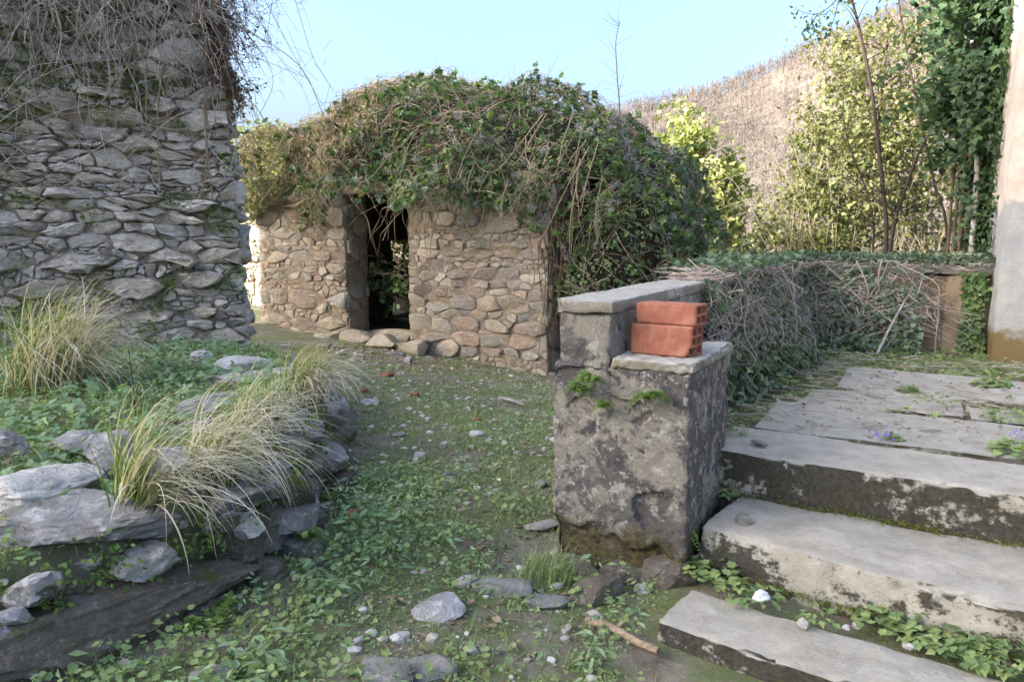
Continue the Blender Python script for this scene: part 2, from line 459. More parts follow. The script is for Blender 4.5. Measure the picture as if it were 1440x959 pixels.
# ------------------------------------------------------------------ materials
M = {}
M['ruin_stone'] = stone_mat('ruin_stone', [srgb(176, 168, 162), srgb(196, 189, 183), srgb(184, 170, 157), srgb(206, 199, 193), srgb(164, 156, 150)], srgb(224, 219, 213), srgb(110, 101, 91), srgb(84, 86, 46), 0.55, 0.75, 0.8)
M['hut_stone'] = stone_mat('hut_stone', [srgb(146, 140, 129), srgb(160, 150, 134), srgb(136, 133, 128), srgb(168, 159, 144), srgb(152, 132, 117), srgb(124, 123, 121)], srgb(176, 171, 161), srgb(112, 98, 80), srgb(104, 100, 56), 0.4, 0.45, 0.55)
M['bed_stone'] = stone_mat('bed_stone', [srgb(122, 122, 124), srgb(150, 148, 148), srgb(134, 130, 126)], srgb(196, 194, 192), srgb(86, 78, 68), srgb(74, 78, 38), 0.6, 0.35, 0.7)
M['dark_stone'] = stone_mat('dark_stone', [srgb(96, 91, 84), srgb(114, 108, 100), srgb(104, 97, 88)], srgb(148, 143, 135), srgb(66, 58, 48), srgb(92, 96, 44), 0.4, 0.9, 0.9)
M['pale_stone'] = stone_mat('pale_stone', [srgb(168, 166, 166), srgb(188, 186, 184), srgb(176, 172, 168)], srgb(214, 212, 208), srgb(120, 112, 102), srgb(98, 100, 60), 0.6, 0.15, 0.7)
M['path_stone'] = stone_mat('path_stone', [srgb(122, 124, 122), srgb(138, 138, 134), srgb(130, 124, 116)], srgb(164, 162, 156), srgb(92, 86, 74), srgb(90, 100, 52), 0.4, 0.35, 0.5)
M['earth_core'] = plain_mat('earth_core', [srgb(44, 38, 31), srgb(70, 60, 48), srgb(88, 78, 64)], 16, 1.0, 0.9, 0.04)
M['ruin_core'] = plain_mat('ruin_core', [srgb(92, 83, 72), srgb(128, 118, 106), srgb(156, 147, 136), srgb(112, 110, 78)], 11, 1.0, 1.0, 0.06)
M['lime_mortar'] = plain_mat('lime_mortar', [srgb(98, 88, 76), srgb(126, 114, 99), srgb(146, 134, 118)], 13, 1.0, 0.7, 0.025)
M['mound_earth'] = plain_mat('mound_earth', [srgb(40, 36, 28), srgb(66, 58, 46), srgb(84, 76, 60)], 9, 1.0, 0.9, 0.05)
M['red_clay'] = plain_mat('red_clay', [srgb(118, 72, 56), srgb(144, 92, 74)], 30, 0.9, 0.3, 0.004)
M['bark'] = plain_mat('bark', [srgb(70, 58, 48), srgb(104, 90, 76)], 30, 0.95, 0.6, 0.01, (1, 1, 0.25))
M['grey_bark'] = plain_mat('grey_bark', [srgb(120, 114, 110), srgb(168, 164, 160)], 24, 0.95, 0.5, 0.01, (1, 1, 0.4))
M['driftwood'] = plain_mat('driftwood', [srgb(112, 94, 76), srgb(164, 146, 124)], 26, 0.95, 0.5, 0.004, (1, 4, 4))

def stem_mat(name, cols):
    b = NB(name); c = b.ramp(b.attr('rnd'), [(i / max(1, len(cols) - 1), x) for i, x in enumerate(cols)]); return b.done(c, 0.9, None, 0.15)
M['dry_stem'] = stem_mat('dry_stem', [srgb(150, 138, 132), srgb(186, 174, 168), srgb(166, 150, 140), srgb(204, 194, 186)])
M['vine_stem'] = stem_mat('vine_stem', [srgb(132, 118, 98), srgb(168, 152, 130), srgb(116, 102, 88), srgb(180, 168, 150)])
M['dark_stem'] = stem_mat('dark_stem', [srgb(70, 60, 56), srgb(98, 84, 78), srgb(84, 70, 62)])
M['pale_stem'] = stem_mat('pale_stem', [srgb(150, 136, 112), srgb(176, 164, 140), srgb(130, 116, 92)])
M['ivy_leaf'] = leaf_mat('ivy_leaf', [srgb(58, 80, 52), srgb(80, 106, 66), srgb(104, 128, 76), srgb(72, 98, 66), srgb(130, 146, 88)], 0.3, 0.5, 0.35)
M['ivy_dark'] = leaf_mat('ivy_dark', [srgb(40, 58, 42), srgb(54, 76, 52), srgb(72, 96, 60), srgb(48, 68, 48), srgb(90, 112, 68)], 0.25, 0.5, 0.3)
M['ivy_pale'] = leaf_mat('ivy_pale', [srgb(104, 114, 66), srgb(138, 146, 88), srgb(164, 164, 112), srgb(120, 128, 76)], 0.3, 0.5, 0.35)
M['ivy_grey'] = leaf_mat('ivy_grey', [srgb(60, 78, 64), srgb(82, 102, 84), srgb(104, 120, 100), srgb(70, 92, 68), srgb(104, 124, 80)], 0.25, 0.5, 0.4)
M['sun_leaf'] = leaf_mat('sun_leaf', [srgb(82, 92, 54), srgb(108, 112, 68), srgb(130, 128, 84), srgb(94, 102, 60), srgb(78, 86, 52)], 0.33, 0.5, 0.3)
M['weed_leaf'] = leaf_mat('weed_leaf', [srgb(92, 116, 74), srgb(122, 142, 92), srgb(146, 162, 106), srgb(104, 130, 88), srgb(168, 176, 112)], 0.3, 0.6, 0.3)
M['herb_leaf'] = leaf_mat('herb_leaf', [srgb(106, 132, 98), srgb(126, 152, 114), srgb(140, 164, 128), srgb(152, 170, 120)], 0.3, 0.6, 0.3)
M['fern_leaf'] = leaf_mat('fern_leaf', [srgb(66, 92, 44), srgb(92, 118, 56), srgb(116, 136, 68)], 0.3, 0.6, 0.3)
M['moss_leaf'] = leaf_mat('moss_leaf', [srgb(96, 104, 44), srgb(122, 128, 56), srgb(84, 96, 42)], 0.2, 0.8, 0.1)
M['dead_leaf'] = leaf_mat('dead_leaf', [srgb(108, 90, 74), srgb(140, 116, 94), srgb(122, 106, 92), srgb(164, 146, 124), srgb(92, 78, 68)], 0.15, 0.85, 0.1, (1.1, 0.9, 0.7, 1))
M['straw'] = leaf_mat('straw', [srgb(150, 134, 104), srgb(184, 168, 136), srgb(204, 190, 160), srgb(132, 116, 90)], 0.3, 0.8, 0.1, (1.1, 1.0, 0.8, 1))
M['fluff'] = leaf_mat('fluff', [srgb(186, 184, 186), srgb(206, 204, 206), srgb(170, 166, 168)], 0.4, 0.9, 0.1, (1, 1, 1, 1))
M['petal'] = leaf_mat('petal', [srgb(120, 108, 190), srgb(146, 132, 206)], 0.3, 0.7, 0.2, (1, 1, 1.2, 1))

def blade_mat(name, green, straw, straw_from, straw_to):
    b = NB(name)
    g = b.ramp(b.attr('rnd'), [(0, green[0]), (0.5, green[1]), (1, green[2])]); s = b.ramp(b.attr('rnd'), [(0, straw[0]), (0.5, straw[1]), (1, straw[2])])
    c = b.mix(b.step(b.attr('along'), straw_from, straw_to), g, s)
    return b.done(c, 0.6, None, 0.25, 0.3, b.mix(1.0, c, (1.15, 1.15, 0.75, 1), 'MULTIPLY'))
GR = [srgb(84, 114, 54), srgb(106, 136, 68), srgb(126, 150, 84)]; ST = [srgb(208, 198, 176), srgb(224, 216, 198), srgb(188, 176, 152)]
M['green_blade'] = blade_mat('green_blade', GR, [srgb(128, 146, 74), srgb(146, 158, 88), srgb(160, 164, 104)], 0.4, 1.0)
M['dry_blade'] = blade_mat('dry_blade', [srgb(140, 142, 92), srgb(176, 168, 126), srgb(164, 154, 118)], ST, 0.0, 0.25)
M['lawn_blade'] = blade_mat('lawn_blade', [srgb(108, 132, 80), srgb(128, 150, 94), srgb(146, 162, 106)], [srgb(132, 154, 96), srgb(152, 168, 112), srgb(178, 178, 136)], 0.4, 1.0)

# ground: dark humus, brown litter, moss and pale grit
b = NB('ground')
n1 = b.noise(0.9, 6, 0.65); n2 = b.noise(6, 7, 0.7); n3 = b.noise(45, 5, 0.7); n4 = b.noise(2.1, 6, 0.7, off=(4, 7, 0))
c = b.ramp(n2, [(0.25, srgb(96, 87, 77)), (0.45, srgb(128, 118, 106)), (0.6, srgb(150, 141, 129)), (0.8, srgb(172, 165, 155))])
c = b.mix(b.step(n3, 0.5, 0.75), c, b.mix(0.5, c, srgb(160, 150, 138)))
c = b.mix(b.math('MULTIPLY', b.step(n4, 0.40, 0.56), 0.8), c, b.mix(n3, srgb(88, 104, 62), srgb(128, 138, 84)))
M['ground'] = b.done(c, 1.0, b.bump(b.noise(150, 4, .7), 0.6, 0.006, b.bump(b.math('ADD', n2, b.math('MULTIPLY', n3, 0.7)), 1.0, 0.04)), 0.1)

# worn concrete of the steps and the terrace: bright treads, black and green growth on the upright faces
def concrete(name, base, dark, moss, face_dark=0.8, tread_stain=0.25):
    b = NB(name)
    big = b.noise(2.3, 6, 0.65); mid = b.noise(9, 7, 0.72, dist=0.3); fine = b.noise(60, 5, 0.7)
    c = b.ramp(mid, [(0.25, base[0]), (0.5, base[1]), (0.75, base[2])])
    c = b.mix(b.math('MULTIPLY', b.step(big, 0.5, 0.66), 0.45), c, b.mix(0.6, c, srgb(128, 118, 96)))
    c = b.mix(b.math('MULTIPLY', b.step(fine, 0.56, 0.7), 0.4), c, b.mix(0.7, c, srgb(80, 78, 74)))
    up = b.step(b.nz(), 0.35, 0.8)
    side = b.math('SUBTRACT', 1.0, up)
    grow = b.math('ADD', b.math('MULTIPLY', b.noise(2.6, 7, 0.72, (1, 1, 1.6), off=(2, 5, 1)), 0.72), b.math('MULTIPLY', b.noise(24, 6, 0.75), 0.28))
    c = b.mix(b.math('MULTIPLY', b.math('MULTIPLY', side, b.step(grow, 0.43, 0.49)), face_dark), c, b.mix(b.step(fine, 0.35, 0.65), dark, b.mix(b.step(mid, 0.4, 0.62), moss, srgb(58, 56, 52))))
    c = b.mix(b.math('MULTIPLY', b.math('MULTIPLY', up, b.step(b.noise(4.4, 8, 0.75, off=(7, 1, 3)), 0.57, 0.66)), tread_stain), c, b.mix(0.7, c, srgb(84, 82, 60)))
    crk = b.step(b.vor(1.9, 'DISTANCE_TO_EDGE'), 0.0, 0.012)
    h = b.math('ADD', b.math('ADD', mid, b.math('MULTIPLY', fine, 0.35)), b.math('MULTIPLY', crk, 0.0))
    return b.done(c, 0.93, b.bump(b.noise(130, 4, .7), 0.3, 0.005, b.bump(h, 0.6, 0.025)), 0.12)
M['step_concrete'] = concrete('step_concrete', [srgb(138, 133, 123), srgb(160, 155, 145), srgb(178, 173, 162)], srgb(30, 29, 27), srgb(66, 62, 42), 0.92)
M['slab_concrete'] = concrete('slab_concrete', [srgb(130, 127, 119), srgb(154, 151, 142), srgb(172, 168, 159)], srgb(60, 56, 48), srgb(74, 72, 44), 0.8, 0.85)
M['coping'] = concrete('coping', [srgb(134, 131, 124), srgb(160, 157, 150), srgb(178, 175, 168)], srgb(84, 76, 64), srgb(112, 98, 62), 0.5, 0.3)

# plaster of the gate pier: violet-black lichen with pale scabs, moss low down and ochre runs
b = NB('pier_plaster')
big = b.noise(2.2, 7, 0.66); mid = b.noise(11, 7, 0.72, dist=0.5); fine = b.noise(48, 6, 0.75); low = b.noise(3.5, 6, 0.7, off=(1, 8, 3)); run = b.noise(7, 6, 0.65, (1, 1, 0.16))
pz = b.pos()[2]
c = b.ramp(mid, [(0.3, srgb(78, 75, 75)), (0.5, srgb(102, 98, 97)), (0.7, srgb(128, 124, 121))])
c = b.mix(b.math('MULTIPLY', b.step(b.math('ADD', b.math('MULTIPLY', big, 0.6), b.math('MULTIPLY', mid, 0.4)), 0.485, 0.53), 0.9), c, b.mix(fine, srgb(132, 124, 110), srgb(164, 159, 151)))
c = b.mix(b.math('MULTIPLY', b.step(b.noise(20, 6, 0.7, off=(5, 5, 5)), 0.55, 0.60), 0.75), c, srgb(176, 172, 166))
c = b.mix(b.math('MULTIPLY', b.step(fine, 0.52, 0.68), 0.45), c, srgb(66, 62, 60))
c = b.mix(b.math('MULTIPLY', b.step(run, 0.58, 0.70), 0.4), c, srgb(116, 98, 70))
wet = b.math('SUBTRACT', b.math('MULTIPLY', low, 0.5), pz)
c = b.mix(b.math('MULTIPLY', b.step(wet, -0.02, 0.12), 0.85), c, b.mix(b.step(fine, 0.4, 0.6), srgb(58, 50, 36), srgb(92, 84, 44)))
M['pier_plaster'] = b.done(c, 0.95, b.bump(b.math('ADD', b.math('MULTIPLY', mid, 0.7), b.math('MULTIPLY', fine, 0.6)), 0.9, 0.035), 0.12)

# house render: cement below, flaking rose limewash above
b = NB('house_render')
pz = b.pos()[2]; n1 = b.noise(1.7, 6, 0.65); n2 = b.noise(9, 6, 0.7); n3 = b.noise(50, 5, 0.7); st = b.noise(5, 6, 0.65, (1, 1, 0.2))
lo_ = b.ramp(n2, [(0.3, srgb(138, 139, 140)), (0.55, srgb(156, 155, 152)), (0.75, srgb(170, 166, 159))])
hi_ = b.ramp(n2, [(0.3, srgb(176, 160, 148)), (0.5, srgb(190, 178, 166)), (0.7, srgb(200, 190, 178))])
c = b.mix(b.step(b.math('ADD', pz, b.math('MULTIPLY', n1, 0.5)), 1.78, 1.84), lo_, hi_)
c = b.mix(b.math('MULTIPLY', b.step(st, 0.5, 0.68), 0.5), c, srgb(134, 136, 140))
c = b.mix(b.math('MULTIPLY', b.step(b.math('SUBTRACT', b.math('MULTIPLY', n2, 0.32), pz), -0.53, -0.43), 0.9), c, b.mix(n3, srgb(84, 70, 40), srgb(122, 98, 48)))
M['house_render'] = b.done(c, 0.95, b.bump(b.math('ADD', n2, b.math('MULTIPLY', n3, 0.4)), 0.4, 0.02), 0.12)

b = NB('parapet_plaster')
n1 = b.noise(3.2, 7, 0.7); n2 = b.noise(16, 6, 0.7)
c = b.ramp(n1, [(0.3, srgb(96, 80, 64)), (0.5, srgb(132, 116, 98)), (0.7, srgb(154, 138, 118))])
c = b.mix(b.math('MULTIPLY', b.step(n2, 0.52, 0.66), 0.6), c, srgb(88, 84, 70))
M['parapet_plaster'] = b.done(c, 0.95, b.bump(n2, 0.6, 0.02), 0.1)

# hollow clay block with fine scoring
b = NB('hollow_clay')
f = b.noise(22, 6, 0.6); wv = b.n('ShaderNodeTexWave', wave_type='BANDS', bands_direction='Z'); wv.inputs['Scale'].default_value = 75; wv.inputs['Distortion'].default_value = 0.0
b.l(b.coord(), wv.inputs['Vector'])
c = b.ramp(f, [(0.3, srgb(134, 82, 66)), (0.5, srgb(150, 96, 78)), (0.7, srgb(164, 118, 102))])
c = b.mix(b.math('MULTIPLY', b.step(b.noise(9, 7, 0.7), 0.5, 0.7), 0.6), c, srgb(166, 136, 120))
c = b.mix(b.math('MULTIPLY', b.step(b.noise(60, 5, 0.7), 0.58, 0.68), 0.5), c, srgb(112, 76, 64))
M['hollow_clay'] = b.done(c, 0.85, b.bump(f, 0.3, 0.004, b.bump(wv.outputs['Fac'], 0.3, 0.002)), 0.2)

b = NB('hill_floor'); n = b.noise(0.05, 6, 0.7)
M['hill_floor'] = b.done(b.ramp(n, [(0.3, srgb(108, 100, 94)), (0.55, srgb(122, 112, 102)), (0.75, srgb(122, 116, 100))]), 1.0, None, 0.05)  # tones lightened to put distance haze into the hill's colour
M['bare_wood'] = stem_mat('bare_wood', [srgb(112, 94, 92), srgb(140, 118, 110), srgb(126, 108, 100), srgb(156, 130, 112), srgb(120, 104, 104)])
M['bare_twig'] = stem_mat('bare_twig', [srgb(104, 96, 94), srgb(120, 110, 105), srgb(128, 118, 111), srgb(110, 102, 100), srgb(124, 118, 104)])  # forest tones lightened too, with the haze painted in
M['white_wrap'] = plain_mat('white_wrap', [srgb(200, 204, 208), srgb(226, 228, 230)], 60, 0.6, 0.5, 0.004)

# ------------------------------------------------------------------ plan of the place
ANG = RAD(29)
PO = np.array([0.166, 2.90, 0.0]); PU = np.array([math.cos(ANG), -math.sin(ANG), 0]); PV = np.array([math.sin(ANG), math.cos(ANG), 0]); UP = np.array([0, 0, 1.0])
FRAME = (PO, PU, PV, UP)                                    # pier, parapet and terrace
def T(u, v, z=0.0): return PO + u * PU + v * PV + np.array([0, 0, z])
def uv(x, y):
    dx, dy = np.asarray(x) - PO[0], np.asarray(y) - PO[1]; return dx * PU[0] + dy * PU[1], dx * PV[0] + dy * PV[1]
HL = np.array([-3.5, 10.3, 0.0]); HR = np.array([0.42, 8.6, 0.0]); HU = unit(HR - HL); HN = np.array([-HU[1], HU[0], 0]); HW = float(np.linalg.norm(HR - HL))
HF = (HL, HU, HN, UP)                                       # ruined hut: along the front, backwards, up
BED = np.array([(-2.6, 0.6), (-1.72, 1.55), (-1.1, 2.42), (-0.92, 2.95), (-1.0, 3.9), (-1.22, 5.0), (-1.6, 6.0), (-2.2, 6.9)])   # foot of the low dry wall
RO = np.array([-4.15, 6.0, 0.0]); RE = np.array([-2.47, 6.56, 0.0]); RU = unit(RE - RO); RN = np.array([RU[1], -RU[0], 0]) # tall ruin

def bed_dist(x, y):
    """signed distance to the foot of the low wall, positive on the raised side"""
    x = np.asarray(x, float); y = np.asarray(y, float); best = np.full(x.shape, 1e9); sg = np.ones(x.shape)
    for a, c in zip(BED[:-1], BED[1:]):
        d = c - a; L2 = d @ d; t = np.clip(((x - a[0]) * d[0] + (y - a[1]) * d[1]) / L2, 0, 1)
        qx, qy = a[0] + t * d[0], a[1] + t * d[1]; D = np.hypot(x - qx, y - qy); cr = d[0] * (y - a[1]) - d[1] * (x - a[0])
        m = D < best; best = np.where(m, D, best); sg = np.where(m, np.where(cr > 0, 1.0, -1.0), sg)
    return best * sg

def ground_z(x, y):
    x = np.asarray(x, float); y = np.asarray(y, float)
    z = sstep(3.4, 8.8, y) * (-0.13 - 0.11 * (np.clip(x, -4, 1.2) + 1.2)) + 0.05 * sstep(0.3, -0.6, x) * sstep(4.5, 3, y)
    z = z + 0.035 * noise2(x * 1.1, y * 1.1, 3) + 0.014 * noise2(x * 4, y * 4, 4)
    b_ = bed_dist(x, y); near = sstep(7.4, 6.6, y)
    bed = 0.37 + 0.04 * noise2(x * 1.7, y * 1.7, 8)
    m = sstep(0.08, 0.26, b_) * near * sstep(-0.2, -1.0, x)
    z = z * (1 - m) + bed * m
    u, v = uv(x, y)
    ter = sstep(0.12, 0.3, u) * sstep(0.55, 0.9, v) * sstep(4.75, 4.3, v)
    z = z * (1 - ter) + (0.41 + 0.012 * noise2(x * 5, y * 5, 2)) * ter
    st = sstep(0.3, 0.6, u) * sstep(-0.35, -0.2, v) * (1 - ter); z = z * (1 - st) + 0.045 * st
    far = sstep(12, 24, y) * sstep(-6, 0, x) + sstep(4.5, 8.0, v) * sstep(0.2, 1.0, u) * sstep(26, 12, y) * 0.35
    z = z - 2.6 * np.clip(far, 0, 1) - 26 * sstep(26, 150, y) * sstep(-30, 20, x)
    return z

def axis(a, b, step, far, grow=1.35):
    c = list(np.arange(a, b + 1e-6, step)); s = step; lo, hi = [], []
    x = a
    while x > -far: s *= grow; x -= s; lo.append(x)
    s = step; x = b
    while x < far: s *= grow; x += s; hi.append(x)
    return np.array(lo[::-1] + c + hi)
gx, gy = axis(-4.6, 4.6, 0.065, 1500), axis(0.8, 11.5, 0.065, 1500)
X, Y = np.meshgrid(gx, gy, indexing='ij')
Z = ground_z(X, Y)
I = np.arange(X.size).reshape(X.shape)
tag(mesh('ground', np.stack([X, Y, Z], -1).reshape(-1, 3), np.stack([I[:-1, :-1], I[1:, :-1], I[1:, 1:], I[:-1, 1:]], -1).reshape(-1, 4), M['ground'], None, True), kind='structure')

# ------------------------------------------------------------------ far hillside and its bare wood
def ridge(x):      # height of the crest 350 m away, by easting
    return 2 * np.interp(x / 2, [-700, -250, -60, 20, 60, 84, 115, 150, 190, 235, 300, 420, 900], [6, 16, 34, 48, 54, 60, 72, 87, 108, 128, 164, 200, 262])
def hill_z(x, y):
    t = sstep(180, 720, y); r = ridge(x)
    return -40 + (r + 40) * t ** 0.85 - 0.15 * np.maximum(0, y - 720) + 9 * noise2(x / 90, y / 90, 21) * t + (-26) * sstep(0.05, 0.6, noise2(x / 130 + 3, y / 420, 30)) * t * sstep(1.0, .7, t)
hx, hy = np.linspace(-1200, 1600, 150), np.linspace(170, 1000, 80)
X, Y = np.meshgrid(hx, hy, indexing='ij'); I = np.arange(X.size).reshape(X.shape)
tag(mesh('hill', np.stack([X, Y, hill_z(X, Y)], -1).reshape(-1, 3), np.stack([I[:-1, :-1], I[1:, :-1], I[1:, 1:], I[:-1, 1:]], -1).reshape(-1, 4), M['hill_floor'], None, True), kind='structure')

def bare_wood():
    r = np.random.default_rng(5); n = 6800
    y = 240 + 520 * r.random(n) ** 0.8; x = r.uniform(0.1, 0.78, n) * y + r.normal(size=n) * 6
    z = hill_z(x, y); h = r.uniform(9.0, 17.0, n); base = np.stack([x, y, z], 1)
    Vs, Fs, Rs = [], [], []
    # stems: three sided spikes
    a = r.uniform(0, 6.28, n); rad = h * 0.018
    ring = [base + np.stack([np.cos(a + k * 2.094) * rad, np.sin(a + k * 2.094) * rad, -0.3 * np.ones(n)], 1) for k in range(3)]
    top = base + np.stack([r.normal(size=n) * 0.4, r.normal(size=n) * 0.4, h], 1)
    V = np.stack(ring + [top], 1).reshape(-1, 3); i4 = (np.arange(n) * 4)[:, None]
    F = np.concatenate([i4 + np.array([0, 1, 3]), i4 + np.array([1, 2, 3]), i4 + np.array([2, 0, 3])])
    wood = (V, F, np.repeat(r.random(n), 4))
    # boughs: slivers fanning upwards from the upper half of the stem
    k = 16; m = n * k; ti = np.repeat(np.arange(n), k); f = r.uniform(0.3, 0.98, m)
    s = base[ti] + (top - base)[ti] * f[:, None]; az = r.uniform(0, 6.28, m); el = r.uniform(0.25, 1.2, m); L = h[ti] * (0.32 - 0.22 * (f - 0.3)) * r.uniform(0.6, 1.2, m)
    e = s + np.stack([np.cos(az) * np.cos(el), np.sin(az) * np.cos(el), np.sin(el)], 1) * L[:, None]
    wv = np.stack([-np.sin(az), np.cos(az), r.normal(size=m) * 0.5], 1) * (0.09 + 0.18 * r.random(m))[:, None]
    V2 = np.stack([s - wv * 0.6, s + wv * 0.6, e + wv * 0.8, e - wv * 0.2], 1).reshape(-1, 3); F2 = np.arange(m * 4).reshape(-1, 4)
    tone = np.clip(0.5 + 0.5 * noise2(base[:, 0] / 30, base[:, 1] / 30, 44) * 2.4 + r.normal(size=n) * 0.2, 0, 1)
    o = mesh('forest', np.concatenate([V, V2]), [F, F2 + len(V)], M['bare_twig'], None, None, {'rnd': np.concatenate([np.repeat(tone, 4), np.repeat(np.clip(tone[ti] + r.normal(size=m) * 0.15, 0, 1), 4)])})
    tag(o, 'leafless brown wood covering the sunlit hillside', 'forest', None, 'stuff')
bare_wood()

# ------------------------------------------------------------------ tall ruined wall on the west side
ruin = empty('ruined_wall', 'tall grey rubble wall of a ruin with dry vines hanging over its top', 'wall')
RH = 4.3
def batter(z): return 0.13 * (1 - np.asarray(z) / 3.2)
rlen = float(np.linalg.norm(RE - RO))
V, F = rough_box_data((RO, RU, -RN, UP), (-3.6, -0.022, -0.4), (rlen - 0.06, 0.6, RH - 0.1), (0.055, 0.15, 0.055), 0.05, 0.045, 9, 3)
mesh('core', V + batter(V[:, 2:]) * RU, F, M['ruin_core'], ruin, 60)
masonry(ruin, RO + RN * 0.03, RU, RN, (-0.3, rlen, 0.05, 3.6), M['ruin_stone'], 11, [0.028, 0.042, 0.058, 0.08, 0.105, 0.145], 2.9, 0.005, 0.036, 0.22, 0.55, 0.55, 0.05, 0.06, 300,
        keep=lambda x, y, z: in_view(x, y, z, 20), uwarp=batter, round_=0.25, rough=2.0)
masonry(ruin, RO + RN * 0.03, RU, RN, (-3.6, -0.36, -0.1, RH), M['ruin_stone'], 12, [0.12, 0.18, 0.24], 2.0, 0.02, 0.06, 0.1, 0.4, 0.1, 0.1, 0.05, 0, uwarp=batter)
# the end of the wall, seen edge on
masonry(ruin, RE - RU * 0.05, -RN, RU, (0.0, 0.6, -0.1, 3.7), M['ruin_stone'], 14, [0.1, 0.16, 0.22], 1.8, 0.02, 0.05, 0.1, 0.4, 0.2, 0.1, 0.04, 60, keep=lambda x, y, z: True, nwarp=batter)

# ------------------------------------------------------------------ ruined hut
hut = empty('ruined_hut', 'tan rubble stone hut with an open doorway under a mound of ivy', 'hut')
D0, D1, HTOP, HTH = 1.445, 2.40, 2.08, 0.5
mo = M['lime_mortar']
rough_box('wall', HF, (0.0, 0.0, -0.9), (D0, HTH, HTOP), 0.045, mo, hut, 0.02, 0.02, 9, 1)
rough_box('wall', HF, (D1, 0.0, -0.9), (HW, HTH, HTOP), 0.045, mo, hut, 0.02, 0.02, 9, 2)
rough_box('wall', HF, (D0 - 0.2, 0.03, 1.9), (D1 + 0.2, HTH - 0.01, HTOP - 0.01), 0.07, mo, hut, 0.02, 0.02, 7, 3)
rough_box('side_wall', HF, (0.01, HTH, -0.9), (0.5, 2.6, HTOP), 0.14, mo, hut, 0.03, 0.04, 5, 4)
rough_box('side_wall', HF, (0.01, 3.35, -0.9), (0.5, 4.0, HTOP), 0.14, mo, hut, 0.03, 0.04, 5, 14)
rough_box('side_wall', HF, (0.02, 2.6, 1.25), (0.49, 3.35, HTOP), 0.14, mo, hut, 0.03, 0.04, 5, 15)
rough_box('side_wall', HF, (0.02, 2.6, -0.9), (0.49, 3.35, 0.0), 0.14, mo, hut, 0.03, 0.04, 5, 16)
rough_box('side_wall', HF, (HW - 0.5, HTH, -0.9), (HW - 0.01, 4.0, HTOP), 0.14, mo, hut, 0.03, 0.04, 5, 5)
rough_box('back_wall', HF, (0.5, 3.5, -0.9), (HW - 0.5, 4.0, HTOP), 0.14, mo, hut, 0.03, 0.04, 5, 6)
hs = [0.05, 0.08, 0.115, 0.155, 0.21]
ho = HL - HN * 0.0
masonry(hut, ho, HU, -HN, (0.0, D0, -0.7, 2.05), M['hut_stone'], 21, hs, 1.9, 0.005, 0.013, 0.08, 0.26, 0.35, 0.08, 0.025, 140, round_=0.12, rough=1.0)
masonry(hut, ho, HU, -HN, (D1, HW, -0.8, 2.05), M['hut_stone'], 22, hs, 1.9, 0.005, 0.013, 0.08, 0.26, 0.35, 0.08, 0.025, 220, round_=0.12, rough=1.0)
masonry(hut, HL + HU * (D0 + 0.0), HN, HU, (0.0, HTH, -0.5, 1.85), M['hut_stone'], 23, [0.16, 0.22, 0.28], 1.3, 0.010, 0.018, 0.05, 0.2, 0.2, 0.1, 0.02, 60, round_=0.3)
# side of the hut that runs back behind the pier
masonry(hut, HR, HN, HU, (0.0, 4.0, -0.9, 2.0), M['hut_stone'], 24, [0.14, 0.2, 0.26], 1.8, 0.012, 0.025, 0.06, 0.3, 0.3, 0.1, 0.04, 40, keep=lambda x, y, z: in_view(x, y, z) and y < 9.6)
lint = rough_box('lintel', HF, (D0 - 0.2, 0.01, 1.86), (D1 + 0.2, 0.2, 1.98), 0.05, M['driftwood'], hut, 0.02, 0.012, 8, 9)
# threshold stones
for i, (s, d, z, sx, sy, sz) in enumerate([(1.62, -0.05, 0.07, .5, .4, .22), (2.05, -0.1, 0.05, .52, .42, .2), (2.5, -0.12, 0.0, .46, .34, .22), (1.2, -0.1, 0.02, .42, .32, .2), (1.9, 0.3, 0.06, .9, .5, .22)]):
    rock('threshold_stone', HL + HU * s + HN * d + np.array([0, 0, z - 0.06]), (sx, sy, sz), M['hut_stone'], 300 + i, hut, 3, math.atan2(HU[1], HU[0]), (0, 0), 12, 0.05)

# the fallen roof: an earthen mound under the creepers
def hpt(s, d, z): return HL + HU * s + HN * d + np.array([0, 0, z])
BLOBS = [  # centre along, back, up; radii along, back, up
    (1.95, 2.05, 1.9, 2.1, 2.35, 1.62), (3.45, 1.75, 1.85, 1.75, 2.0, 1.36), (2.8, 1.6, 1.85, 2.1, 2.0, 1.4),
    (4.75, 1.9, 1.0, 0.95, 1.8, 1.55), (4.75, 3.1, 0.6, 1.0, 1.5, 1.7), (4.35, 1.0, 1.35, 0.85, 0.95, 0.95), (0.15, 0.35, 2.1, 0.55, 0.6, 0.62), (0.8, 1.2, 2.15, 0.85, 1.1, 0.78), (0.2, 1.2, 2.15, 0.6, 0.9, 0.6)]
def blob_surface(n, r, blobs=BLOBS, shrink=1.0, below=-9, skip=()):
    """random points and normals on the outside of the union of the mound's lobes (hut axes)"""
    P, N = [], []; vol = np.array([(b_[3] * b_[4] + b_[4] * b_[5] + b_[3] * b_[5]) for b_ in blobs]); vol /= vol.sum()
    for k, b_ in enumerate(blobs):
        m = int(n * vol[k] * 1.6) + 4; q = unit(r.normal(size=(m, 3))); C = np.array(b_[:3]); Rr = np.array(b_[3:]) * shrink
        p = C + q * Rr; ok = np.ones(m, bool)
        for j, o in enumerate(blobs):
            if j != k: ok &= (((p - np.array(o[:3])) / (np.array(o[3:]) * shrink)) ** 2).sum(1) > 0.93
        P.append(p[ok]); N.append(unit(q / Rr)[ok])
    P = np.concatenate(P); N = np.concatenate(N)
    return P, N
def hworld(P): return HL + P[:, :1] * HU + P[:, 1:2] * HN + P[:, 2:] * UP
def hdir(N): return N[:, :1] * HU + N[:, 1:2] * HN + N[:, 2:] * UP
